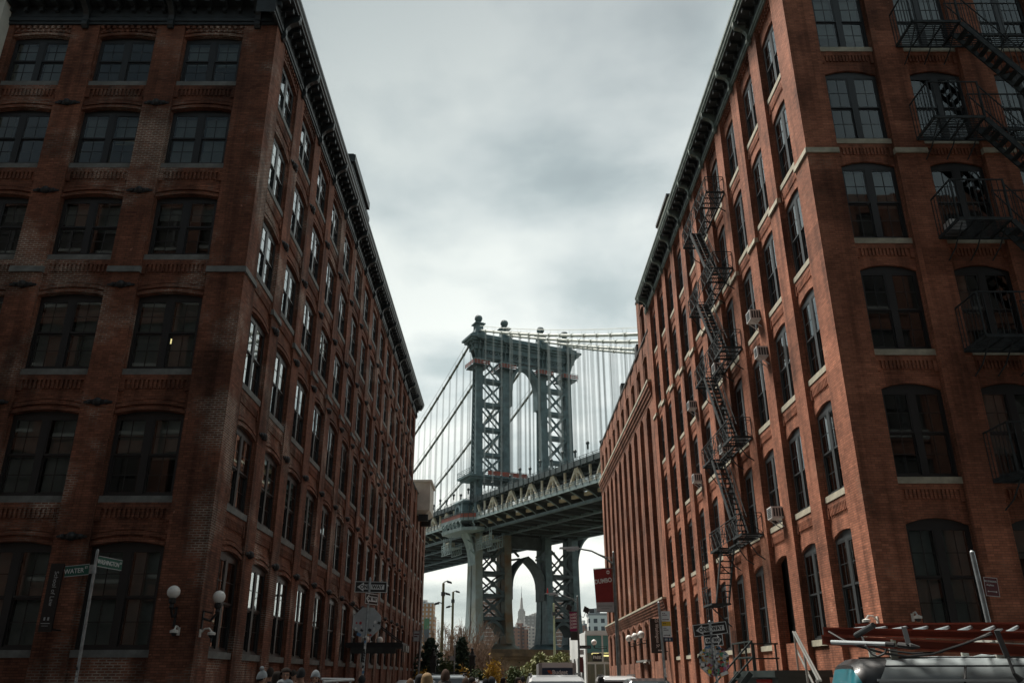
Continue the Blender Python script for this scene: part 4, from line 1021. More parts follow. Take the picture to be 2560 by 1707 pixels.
# ------------------------------------------------------------------ small things fixed to the fronts
M['acw'] = mat('ac_white', (.66, .67, .65), .5, var=.08)
M['globe'] = mat('opal_globe', (.80, .80, .76), .18)
M['cam'] = mat('camera_white', (.62, .62, .58), .4)
ac = [('white window air conditioner in the second bay from the corner', 30.15, 14.75, .54), ('white window air conditioner three floors below the other in the second bay', 30.4, 6.98, .54), ('tan window louvre box high in the third floor window near the corner', 29.75, 13.05, .4),
      ('white air conditioner behind the fire escape stair', 36.3, 10.95, .5), ('white air conditioner seen through the upper fire escape', 36.2, 14.78, .5), ('white air conditioner left of the fire escape', 42.3, 10.95, .5), ('small white air conditioner above and left of the fire escape', 42.0, 14.8, .5)]
for lab, y, z, w in ac:
    t = thing('air_conditioner', lab, 'air conditioner', (XR, y, z), group='air conditioners in the orange warehouse windows')
    b = MB(); b.box(-.42, .27, -w/2, w/2, 0, .42); b.build('casing', 'acw', t)
    b = MB()
    for i in range(6): b.box(-.428, -.42, -w/2+.05, w/2-.05, .05+i*.058, .08+i*.058)
    for i in range(5): b.box(-.36+.1*i, -.29+.1*i, -w/2-.006, -w/2, .06, .36)
    b.build('grille', 'frameR', t)
    for s in (-1, 1): b = MB(); b.bar((-.38, s*(w/2-.05), 0), (.06, s*(w/2-.05), -.34), .03); b.build('bracket', 'acw', t)
t = thing('air_conditioner', 'small air conditioner in the window behind the cage balcony of the cross-street front', 'air conditioner', (14.32, D, 14.74), R(90), group='air conditioners in the orange warehouse windows')
b = MB(); b.box(-.42, .2, -.25, .25, 0, .38); b.build('casing', 'acw', t)
def globe_lamp(label, loc, out, dia=.34, reach=.38):
    """black wall bracket with an opal ball; out = horizontal direction away from the wall"""
    t = thing('globe_lamp', label, 'wall lamp', loc, group='white globe wall lamps'); o = Vector(out)*reach
    b = MB(); b.ball(o, dia/2, 18, 12); b.build('globe', 'globe', t, smooth=True)
    b = MB(); b.lathe(o-Vector((0, 0, dia/2+.26)), [(.03, 0), (.06, .04), (.05, .12), (.09, .16), (.10, .24), (.06, .28)], 10)
    b.tube([o-Vector((0, 0, dia/2+.25)), o*.6-Vector((0, 0, .62)), o*.02-Vector((0, 0, .55))], .035, 6)
    b.bar(o*.02-Vector((0, 0, .85)), o*.02-Vector((0, 0, .35)), .09, .05); b.bar(o*.02-Vector((0, 0, .36)), o*.7-Vector((0, 0, .42)), .03)
    b.build('bracket', 'iron', t)
globe_lamp('white globe lamp on the left corner pier facing the cross street', (-8.86, D, 3.75), (0, -1, 0))
globe_lamp('white globe lamp on the left corner pier facing the side street', (XL, 23.5, 3.68), (1, 0, 0))
globe_lamp('white globe lamp behind the pole below the stop sign back', (XL, 48.6, 3.6), (1, 0, 0), .42)
globe_lamp('white globe lamp above the metal canopy of the left warehouse', (XL, 54.0, 3.75), (1, 0, 0), .42)
for i, (y, l) in enumerate(((69.6, 'leftmost globe of the three lamps over the brick loft door'), (66.3, 'middle globe of the three lamps over the brick loft door'), (63.2, 'rightmost globe of the three lamps over the brick loft door'))):
    globe_lamp(l, (XR, y, 4.45), (-1, 0, 0), .52)
globe_lamp('single white globe lamp at the far corner of the brick loft by the glass pavilion', (XR, 88.6, 4.85), (-1, 0, 0), .56, 1.3)
def cctv(label, loc, out, white='cam'):
    t = thing('security_camera', label, 'camera', loc, group='security cameras on the warehouse corners'); o = Vector(out)
    s = o.cross(Vector((0, 0, 1)))
    b = MB(); b.bar(Vector((0, 0, -.09)), Vector((0, 0, .09)), .12, .05) if 0 else b.bar(o*.0-Vector((0, 0, .1)), o*.0+Vector((0, 0, .1)), .1, .06)
    b.tube([o*.02, o*.12+Vector((0, 0, .11)), o*.24+Vector((0, 0, .12)), o*.32+Vector((0, 0, .03))], .025, 6); b.lathe(o*.32-Vector((0, 0, .05)), [(.03, 0), (.11, .0), (.11, .06), (.03, .09)], 12); b.build('arm', white, t)
    b = MB(); b.ball(o*.32-Vector((0, 0, .06)), .075, 10, 6); b.build('dome', 'iron', t)
cctv('white dome camera on the left warehouse corner facing the side street', (XL, 23.45, 2.75), (1, 0, 0))
cctv('small white camera on the left warehouse corner facing the cross street', (-8.72, D, 2.78), (0, -1, 0))
cctv('white dome camera on the right warehouse corner facing the side street', (XR, 23.5, 3.05), (-1, 0, 0))
cctv('white dome camera on the right warehouse corner facing the cross street', (10.85, D, 3.1), (0, -1, 0))
cctv('white camera on the door hood of the brick loft', (XR-.1, 61.9, 2.55), (-1, 0, 0))
# entrance canopy on the left warehouse
t = thing('entrance_canopy', 'flat dark metal canopy hung on rods over the left warehouse door', 'canopy', (XL, 0, 0))
b = MB(); b.box(.02, 2.9, 44.6, 47.2, 3.05, 3.28); b.box(2.9, 2.96, 44.5, 47.3, 2.85, 3.2); b.build('roof_plate', 'iron', t)
b = MB()
for y in (44.9, 46.9): b.bar((.0, y, 5.2), (2.7, y, 3.3), .06)
b.build('hanger', 'iron', t)
b = MB(); b.box(.3, 2.6, 44.56, 44.6, 2.75, 3.05); b.build('lettered_edge', 'cornRd', t)
for y in (46.2, 45.4): b = MB(); b.box(2.98, 3.0, y, y+.6, 2.86, 3.15); b.build('edge_panel', 'frameR', t)
# blade signs
M['black'] = mat('sign_black', (.012, .012, .012), .4)
M['ink'] = mat('sign_ink', (.01, .01, .01), .5)
M['wletter'] = mat('sign_white', (.72, .74, .73), .5)
M['dimw'] = mat('sign_dull_white', (.40, .42, .42), .6)
RX = Matrix.Rotation(R(90), 4, 'X')
t = thing('blade_sign', 'tall narrow black sign on the pier of the left warehouse', 'sign', (-12.0, D-.5, 2.75))
b = MB(); b.box(-.17, .17, -.03, .03, 0, 1.72); b.build('panel', 'black', t)
for z in (1.66, .06): b = MB(); b.bar((.14, 0, z), (.14, .5, z), .04); b.build('bracket', 'iron', t)
letters('School of Law', .155, 'dimw', t, Matrix.Translation((.02, -.033, 1.08)) @ RX @ Matrix.Rotation(R(-90), 4, 'Z'))
b = MB(); b.box(-.08, -.04, -.04, -.03, .28, .36); b.box(.02, .06, -.04, -.03, .28, .36); b.box(-.13, .1, -.04, -.03, .2, .215); b.box(-.1, .06, -.04, -.03, .14, .15); b.build('emblem', 'dimw', t)
t = thing('blade_sign', 'tall black sign with white street address on the brick loft', 'sign', (XR-.62, 55.0, 3.0))
b = MB(); b.box(-.42, .42, -.04, .04, 0, 2.05); b.build('panel', 'black', t)
for z in (1.95, .1): b = MB(); b.bar((.4, 0, z), (.62, 0, z), .05); b.build('bracket', 'iron', t)
letters('25 Washington St.', .30, 'wletter', t, Matrix.Translation((.0, -.045, 1.16)) @ RX @ Matrix.Rotation(R(-90), 4, 'Z'), sx=.78)
b = MB(); b.box(.0, .09, -.05, -.041, .12, .2); b.box(.14, .23, -.05, -.041, .12, .2); b.build('emblem', 'wletter', t)

# ------------------------------------------------------------------ signs on poles
M['galv'] = mat('galvanised', (.30, .33, .34), .45, metal=.5, var=.2, vscale=8)
M['green'] = mat('sign_green', (.008, .10, .075), .4)
M['signback'] = mat('sign_back', (.42, .45, .46), .5, metal=.3, var=.12, vscale=3)
M['maroon'] = mat('sign_maroon', (.10, .012, .016), .5)
M['gold'] = mat('sign_gold', (.62, .40, .03), .5)
M['navy'] = mat('sign_navy', (.02, .045, .09), .5)
STK = []
for i, c in enumerate(((.75, .75, .72), (.03, .03, .03), (.6, .45, .04), (.45, .06, .06), (.08, .22, .40), (.55, .57, .55), (.10, .35, .22), (.7, .35, .08), (.80, .80, .05), (.45, .15, .3))):
    M['stk%d' % i] = mat('sticker_%s' % ('white black ochre red blue grey green orange yellow pink'.split()[i]), c, .5); STK.append('stk%d' % i)
def stickers(parent, spots, seed, y=-.012, name='stickers'):
    rr = random.Random(seed); b = MB()
    for k, (x, z, w, h, c) in enumerate(spots):
        a = rr.uniform(-.5, .5); ca, sa = math.cos(a), math.sin(a); yy = y-.0012*(k % 7)-.0001*k
        n = 4 if rr.random() < .6 else 10
        if n == 4: q = [(-w, -h), (w, -h), (w, h), (-w, h)]
        else: q = [(w*math.cos(2*math.pi*j/n)*rr.uniform(.8, 1.1), h*math.sin(2*math.pi*j/n)*rr.uniform(.8, 1.1)) for j in range(n)]
        b.face([(x+u*ca-v*sa, yy, z+u*sa+v*ca) for u, v in q], c)
    return b.build(name, STK, parent, fix=False)
def pole(t, h, r=.035, lean=0):
    b = MB(); b.lathe((0, 0, -.2), [(r*1.15, 0), (r, .1), (r, h+.2), (r*.4, h+.23)], 10); return b.build('pole', 'galv', t)
def board(t, name, w, h, c, m, border=None, bm='wletter', yaw=0., th=.006, rnd=True, tilt=0.):
    o = bpy.data.objects.new(name, None)
    b = MB(); e = .03 if rnd else 0
    q = [(-w/2+e, -h/2), (w/2-e, -h/2), (w/2, -h/2+e), (w/2, h/2-e), (w/2-e, h/2), (-w/2+e, h/2), (-w/2, h/2-e), (-w/2, -h/2+e)] if rnd else [(-w/2, -h/2), (w/2, -h/2), (w/2, h/2), (-w/2, h/2)]
    b.hexa([(x, -th, z) for x, z in q], [(x, 0, z) for x, z in q], 0)
    if border:
        i, k = border
        for x0, x1, z0, z1 in ((-w/2+i, w/2-i, -h/2+i, -h/2+i+k), (-w/2+i, w/2-i, h/2-i-k, h/2-i), (-w/2+i, -w/2+i+k, -h/2+i+k, h/2-i-k), (w/2-i-k, w/2-i, -h/2+i+k, h/2-i-k)): b.box(x0, x1, -th-.002, -th, z0, z1, 1)
    o = b.build(name, [m, bm], t); o.location = c; o.rotation_euler = (0, tilt, yaw); return o
def text_on(o, s, size, x=0, z=0, m='wletter', y=-.010, **k): return letters(s, size, m, o, Matrix.Translation((x, y, z)) @ RX, **k)
def one_way(t, c, right=False, yaw=0., w=.91, h=.31, tilt=0.):
    o = board(t, 'one_way_sign', w, h, c, 'black', (.008, .014), yaw=yaw, tilt=tilt); s = 1 if right else -1
    b = MB(); k = w/.91; q = [(s*.385*k, 0), (s*.20*k, .125), (s*.20*k, .068), (-s*.375*k, .068), (-s*.375*k, -.068), (s*.20*k, -.068), (s*.20*k, -.125)]
    b.face([(x, -.009, z) for x, z in (q if s < 0 else q)]); b.build('arrow', 'wletter', o, fix=False)
    text_on(o, 'ONE', .135, -.165*k if not right else -.2*k, 0, 'ink', -.0115, sx=.95*k, bold=.004); text_on(o, 'WAY', .135, .185*k if not right else .16*k, 0, 'ink', -.0115, sx=.95*k, bold=.004)
    return o
def octagon(t, name, c, w=.76, m='signback'):
    b = MB(); q = [(w/2/math.cos(R(22.5))*math.cos(R(22.5+45*i)), w/2/math.cos(R(22.5))*math.sin(R(22.5+45*i))) for i in range(8)]
    b.hexa([(x, 0, z) for x, z in q], [(x, .006, z) for x, z in q]); o = b.build(name, m, t); o.location = c; return o
# Water St / Washington St
t = thing('street_sign', 'green street name blades on a leaning grey pole in front of the left warehouse', 'street sign', (-9.63, 20, .1)); t.rotation_euler = (0, R(-1.), 0)
pole(t, 4.34)
o = board(t, 'name_blade', .56, .22, (-.38, -.05, 3.88), 'green', rnd=False, th=.004); o.rotation_euler = (0, R(-4.5), R(0))
text_on(o, 'WATER', .155, -.065, -.01, sx=.86); text_on(o, 'ST', .075, .215, .045, sx=.9)
b = MB(); b.box(-.28, .28, -.008, .0, .11, .125); b.box(-.28, .28, -.008, .0, -.125, -.11); b.build('edge', 'dimw', o)
b = MB(); b.box(.28, .36, -.01, .01, -.1, .1); b.tube([(.37, .05, .1), (.37, .05, -.1)], .05, 8); b.build('clamp', 'galv', o)
o = board(t, 'name_blade', .92, .22, (.11, .50, 4.10), 'green', rnd=False, th=.004); o.rotation_euler = (0, 0, R(79))
text_on(o, 'WASHINGTON', .15, -.07, -.01, sx=.80); text_on(o, 'ST', .075, .40, .04, sx=.9)
b = MB(); b.box(-.46, .46, -.008, .0, .11, .125); b.box(-.46, .46, -.008, .0, -.125, -.11); b.build('edge', 'dimw', o)
rr = random.Random(5)
stickers(t, [(rr.uniform(-.01, .01), 1.3+.11*i, .02, .035, rr.choice((0, 5, 0, 1))) for i in range(5)], 2, -.04)
# left stop sign from behind
t = thing('traffic_sign', 'bare grey back of a stop sign below a one way sign, on the left', 'traffic sign', (-3.93, 24, .1)); t.rotation_euler = (0, R(1), 0)
pole(t, 4.12)
one_way(t, (.0, .045, 3.89)).location = (.03, .05, 3.89)
o = one_way(t, (0, 0, 0), yaw=R(62), w=.6, h=.30); o.location = (.09, -.05, 3.56)
o = octagon(t, 'stop_sign_back', (.0, .05, 2.96))
stickers(o, [(-.29, -.03, .03, .03, 3), (-.18, -.03, .04, .04, 3), (.22, 0, .045, .045, 0), (.33, -.02, .04, .035, 1), (-.27, -.27, .05, .035, 1), (-.2, -.33, .06, .04, 4), (-.13, -.22, .04, .03, 1), (.09, -.21, .05, .05, 1), (.2, -.19, .035, .06, 5), (.12, -.34, .035, .03, 3), (.05, -.33, .04, .02, 7), (-.3, -.17, .03, .03, 0), (-.15, -.13, .03, .02, 0), (.19, -.1, .012, .03, 1)], 8, -.003)
stickers(t, [(rr.uniform(-.012, .012), .62+.07*i, .022, .035, rr.choice((0, 5, 1, 0, 1, 4))) for i in range(29)]+[(0, .35+.1*i, .024, .05, (7, 3, 0)[i]) for i in range(2)], 4, -.04)
# right stop sign, covered in stickers
t = thing('traffic_sign', 'stop sign back plastered with colourful stickers below two one way signs, on the right', 'traffic sign', (5.47, 23, .1)); t.rotation_euler = (0, R(-2.2), 0)
pole(t, 2.9)
o = one_way(t, (0, .05, 2.71)); o.rotation_euler = (0, R(-4), 0)
o = one_way(t, (.03, -.05, 2.43), True, yaw=R(-50), w=.62, h=.30)
o = octagon(t, 'stop_sign_back', (.0, .05, 1.93))
sp = []
while len(sp) < 170:
    x, z = rr.uniform(-.37, .37), rr.uniform(-.37, .37)
    if abs(x)+abs(z) < .52: sp.append((x, z, rr.uniform(.015, .055), rr.uniform(.012, .045), rr.choice((0, 1, 1, 0, 5, 2, 3, 4, 5, 0, 6, 9, 7, 1))))
sp += [(-.15, -.26, .055, .05, 8), (.17, -.2, .06, .045, 3), (.22, -.32, .10, .04, 0)]
stickers(o, sp, 9, -.003)
stickers(t, [(rr.uniform(-.01, .01), 1.2+.1*i, .022, .035, rr.choice((0, 5, 1))) for i in range(16)], 12, -.04)
# right no standing sign
t = thing('parking_sign', 'small maroon no standing sign on a bare pole at the right edge', 'parking sign', (9.22, 16.5, .1)); t.rotation_euler = (0, R(-1.5), 0)
pole(t, 3.8, .045)
o = board(t, 'panel', .31, .36, (.19, -.05, 3.13), 'maroon', (.004, .008)); o.rotation_euler = (0, R(5), R(12))
text_on(o, 'NO STANDING', .046, -.01, .10, sx=.85); text_on(o, 'Anytime', .05, -.03, .03, sx=.95)
b = MB(); b.face([(-.08, -.009, -.092), (.08, -.009, -.092), (.08, -.009, -.082), (-.08, -.009, -.082)]); b.face([(-.11, -.009, -.087), (-.08, -.009, -.105), (-.08, -.009, -.069)]); b.face([(.11, -.009, -.087), (.08, -.009, -.069), (.08, -.009, -.105)]); b.build('arrow', 'wletter', o, fix=False)
# parking regulation stack
t = thing('parking_sign', 'stack of white parking signs with a yellow strip on a stickered pole', 'parking sign', (4.84, 27, .0)); t.rotation_euler = (0, R(-1.5), 0)
pole(t, 3.8, .04)
for z, h, m_ in ((3.38, .30, 'wletter'), (3.16, .13, 'gold'), (2.93, .32, 'wletter')):
    o = board(t, 'panel', .28, h, (.17, -.05, z), m_, rnd=False); o.rotation_euler = (0, R(2), R(-20))
    b = MB()
    for i in range(2 if h > .2 else 1):
        for j in range(3 if i else 2): b.box(-.1+.05*j, -.062+.05*j+.01*i, -.009, -.006, h/2-.07-.055*i, h/2-.05-.055*i)
    if h > .2: b.box(-.11, .06, -.009, -.006, -h/2+.045, -h/2+.062); b.face([(.06, -.009, -h/2+.03), (.1, -.009, -h/2+.053), (.06, -.009, -h/2+.077)])
    b.build('print', 'maroon' if z > 3.2 else 'ink', o)
o = board(t, 'panel', .28, .13, (.19, -.05, 2.70), 'navy', rnd=False); o.rotation_euler = (0, R(2), R(-20))
b = MB(); b.box(-.11, -.02, -.009, -.006, -.03, .03); b.box(.02, .07, -.009, -.006, -.03, .03); b.build('print', 'dimw', o)
stickers(t, [(rr.uniform(-.012, .012), .5+.09*i, .025, .045, rr.choice((0, 5, 1, 0))) for i in range(16)], 14, -.045)
# far left regulation pole by the warehouse
t = thing('parking_sign', 'thin leaning pole with a small sign at the far end of the left warehouse', 'parking sign', (-4.5, 38, gz(38))); pole(t, 4.0, .04)
P_ = at(1049, 1538, 38); t.location.x = P_.x-.03; t.rotation_euler = (0, R(2.2), 0)
o = board(t, 'panel', .30, .46, (-.2, -.05, 3.55), 'dimw', (.01, .02), 'maroon', rnd=False)
b = MB(); b.box(-.1, .1, -.009, -.006, .05, .1); b.box(-.1, .04, -.009, -.006, -.05, 0); b.build('print', 'maroon', o)

# ------------------------------------------------------------------ street lamps, banners, floodlight poles
M['lampg'] = mat('lamp_grey', (.20, .23, .235), .45, metal=.4, var=.2, vscale=4)
M['bred'] = mat('banner_red', (.26, .022, .022), .7, var=.1); M['bgrey'] = mat('banner_grey', (.42, .44, .46), .7); M['bmag'] = mat('banner_magenta', (.26, .006, .10), .7)
M['bline'] = mat('banner_line', (.15, .012, .012), .7)
def street_lamp(label, x, y, h, arm, cone=False):
    t = thing('street_lamp', label, 'street lamp', (x, y, gz(y)+.1))
    b = MB(); b.lathe((0, 0, 0), [(.16, 0), (.16, .5), (.12, .62), (.105, 3), (.08, h-.6), (.06, h+.1), (.02, h+.14)], 10); b.build('pole', 'lampg', t)
    b = MB(); b.tube([(0, 0, h-.55), (-arm*.25, 0, h-.18), (-arm*.6, 0, h+.16), (-arm, 0, h+.3)], [.055, .05, .045, .04], 7); b.tube([(0, 0, h-.2), (-.3, 0, h-.18), (-arm*.4, 0, h+.0)], .02, 5); b.build('arm', 'lampg', t)
    b = MB(); b.hexa([(-arm-.95, -.08, h+.27), (-arm+.1, -.13, h+.22), (-arm+.1, .13, h+.22), (-arm-.95, .08, h+.27)], [(-arm-.9, -.05, h+.36), (-arm+.1, -.08, h+.40), (-arm+.1, .08, h+.40), (-arm-.9, .05, h+.36)]); b.box(-arm-.55, -arm-.1, -.11, .11, h+.17, h+.23); b.build('lamp_head', 'signback', t)
    return t
l1 = street_lamp('grey cobra head street lamp on the right carrying the red banner', 5.66, 45, 8.0, 1.95)
P2 = at(1446, 1500, 80)
l2 = street_lamp('farther street lamp carrying the magenta banner and two floodlights', 6.5, 80, 9.5, 2.1)
b = MB(); b.lathe((-2.75, 0, 9.86), [(.09, 0), (.075, .1), (.03, .42), (.01, .45)], 10); M['cone'] = mat('cone_red', (.6, .03, .03), .6); tag(b.build('traffic_cone', 'cone', loc=l2.location.copy()), 'small red cone stuck on top of the farther street lamp head', 'cone')
for sx, sz in ((-.85, 8.55), (.75, 8.35)):
    b = MB(); b.tube([(0, 0, 7.9 if sx > 0 else 8.2), (sx*.7, 0, 7.7 if sx > 0 else 8.2), (sx, 0, sz-.15)], .035, 6); b.hexa([(sx-.26, -.22, sz-.1), (sx+.2, -.22, sz-.35), (sx+.2, .22, sz-.35), (sx-.26, .22, sz-.1)], [(sx-.1, -.22, sz+.35), (sx+.34, -.22, sz+.1), (sx+.34, .22, sz+.1), (sx-.1, .22, sz+.35)]); b.build('floodlight', 'iron', l2)
b = MB(); b.box(.1, 1.1, -.02, .02, 5.0, 5.28); o = b.build('street_name', 'iron', l2); text_on(o, 'Plymouth St', .2, .6, 5.14, 'dimw', -.03, sx=.85)
b = MB(); b.box(.1, .42, -.3, .1, 4.5, 4.9); b.build('signal_box', 'signback', l2); b = MB(); b.box(.05, .35, -.1, -.05, 3.0, 4.3); b.build('sign_plate', 'maroon', l2)
# red banner
t = thing('banner', 'red banner with white DUMBO lettering and a grey foot, hung on the near lamp post', 'banner', (5.05, 45, 4.78))
b = MB(); b.hexa([(-.42, -.01, .45), (.50, -.01, .47), (.50, .01, .47), (-.42, .01, .45)], [(-.5, -.01, 2.12), (.44, -.01, 2.18), (.44, .01, 2.18), (-.5, .01, 2.12)]); b.build('cloth', 'bred', t)
b = MB(); b.hexa([(-.40, -.012, .0), (.52, -.012, -.02), (.52, .012, -.02), (-.40, .012, .0)], [(-.42, -.012, .45), (.50, -.012, .47), (.50, .012, .47), (-.42, .012, .45)]); b.build('foot_panel', 'bgrey', t)
letters('DUMBO', .31, 'wletter', t, Matrix.Translation((.0, -.02, 1.53)) @ RX @ Matrix.Rotation(R(8), 4, 'Z'), sx=.82, bold=.012)
letters('FRONT & YORK', .115, 'lampg', t, Matrix.Translation((.05, -.02, .27)) @ RX, sx=.9); b = MB(); b.box(-.15, .25, -.018, -.013, .14, .16); b.build('print', 'lampg', t)
b = MB()
for i in range(6):
    w, h = .06+.07*i, .05+.075*i; z = .93
    for x0, x1, z0, z1 in ((-w, w, z+h, z+h+.012), (-w, w, z-h, z-h+.012), (-w-.012, -w, z-h, z+h), (w, w+.012, z-h, z+h)): b.box(x0, x1, -.014, -.011, z0, z1)
b.build('line_pattern', 'bline', t)
b = MB(); b.tube([(.27, -.02, 1.98), (.27, -.012, 1.98)], .095, 16); b.build('emblem', 'wletter', t); b = MB(); b.box(.2, .34, -.026, -.021, 1.96, 2.0); b.build('emblem_print', 'bred', t)
b = MB(); b.bar((-.5, 0, 2.15), (.62, 0, 2.2), .035); b.bar((-.4, 0, 0), (.62, 0, -.03), .035); b.build('arm', 'lampg', t)
t = thing('banner', 'magenta banner repeating DUMBO five times, on the farther lamp post', 'banner', (6.1, 80, 4.75))
b = MB(); b.box(-.36, .36, -.012, .012, .75, 2.5); b.build('cloth', 'bmag', t); b = MB(); b.box(-.33, .36, -.012, .012, 0, .70); b.build('foot_panel', 'black', t)
for i in range(5): letters('DUMBO', .27, 'wletter', t, Matrix.Translation((.0, -.02, 1.08+.28*i)) @ RX @ Matrix.Rotation(R(7), 4, 'Z'), sx=.72, bold=.01)
b = MB(); b.bar((-.36, 0, 2.5), (.45, 0, 2.5), .04); b.bar((-.36, 0, .0), (.45, 0, .0), .04); b.build('arm', 'lampg', t)
M['wood'] = mat('pole_wood', (.13, .125, .07), .85, var=.25, vscale=2); M['polegreen'] = mat('pole_greenish', (.33, .36, .22), .7, var=.15)
def flood_pole(label, x, y, top, m_, heads, r=.22):
    t = thing('floodlight_pole', label, 'lamp post', (x, y, gz(y))); h = top-gz(y)
    b = MB(); b.lathe((0, 0, 0), [(r, 0), (r*.7, h), (r*.3, h+.05)], 10); b.build('pole', m_, t)
    for (dx, dz) in heads:
        b = MB(); b.bar((0, 0, h+dz), (dx, 0, h+dz+.15), .1); s = 1 if dx > 0 else -1
        b.hexa([(dx, -.25, h+dz-.05), (dx+s*.6, -.25, h+dz-.16), (dx+s*.6, .25, h+dz-.16), (dx, .25, h+dz-.05)], [(dx, -.2, h+dz+.22), (dx+s*.52, -.2, h+dz+.06), (dx+s*.52, .2, h+dz+.06), (dx, .2, h+dz+.22)]); b.build('floodlight', 'iron', t)
    b = MB(); b.box(-.24, .24, -.24, .24, h-1.5, h-1.05); b.build('control_box', 'frameR', t)
flood_pole('tall wooden floodlight pole left of the bridge tower', -7.85, 105, 12.3, 'wood', [(.45, .1), (.3, -1.3), (-.45, -2.4)])
flood_pole('farther wooden floodlight pole, nearer the bridge tower', -7.9, 125, 13.1, 'wood', [(.4, .0), (-.4, -2.1)])
flood_pole('thin greenish pole in front of the right bridge legs', 5.9, 110, 10.3, 'polegreen', [(.3, -.6)], .16)
# ------------------------------------------------------------------ vehicles
def paint(name, c, coat=.5, metal=.0): 
    m = mat(name, c, .28, metal=metal, spec=.6); m.node_tree.nodes['Principled BSDF'].inputs['Coat Weight'].default_value = coat; return m
M['pwhite'] = paint('car_white', (.62, .64, .65)); M['psilver'] = paint('car_silver', (.34, .37, .39), metal=.4); M['pdark'] = paint('car_charcoal', (.03, .034, .038)); M['pblue'] = paint('car_pale_blue', (.40, .47, .50))
M['tyre'] = mat('tyre', (.015, .015, .015), .85); M['rim'] = mat('rim', (.35, .36, .37), .35, metal=.8); M['cglass'] = mat('car_glass', (.03, .04, .045), .06, spec=.8); M['tail'] = mat('tail_red', (.35, .01, .01), .25); M['head'] = mat('head_lamp', (.7, .72, .74), .15); M['trim'] = mat('black_trim', (.015, .016, .017), .5)
def loft_y(b, prof, w, e=.10, inset=.05, mi=0):
    """side profile (x, z) carried across the width with rounded flanks"""
    cx = sum(x for x, z in prof)/len(prof); cz = sum(z for x, z in prof)/len(prof)
    rings = []
    for y, s in ((-w/2, 1-inset), (-w/2+e*.35, 1-inset*.3), (-w/2+e, 1), (w/2-e, 1), (w/2-e*.35, 1-inset*.3), (w/2, 1-inset)):
        rings.append([b.P((cx+(x-cx)*(1-(1-s)*.5), y, cz+(z-cz)*s)) for x, z in prof])
    n = len(prof)
    for a, c in zip(rings, rings[1:]):
        for j in range(n): b.f.append((a[j], a[(j+1) % n], c[(j+1) % n], c[j])); b.mi.append(mi)
    b.f.append(tuple(rings[0])); b.f.append(tuple(reversed(rings[-1]))); b.mi += [mi, mi]
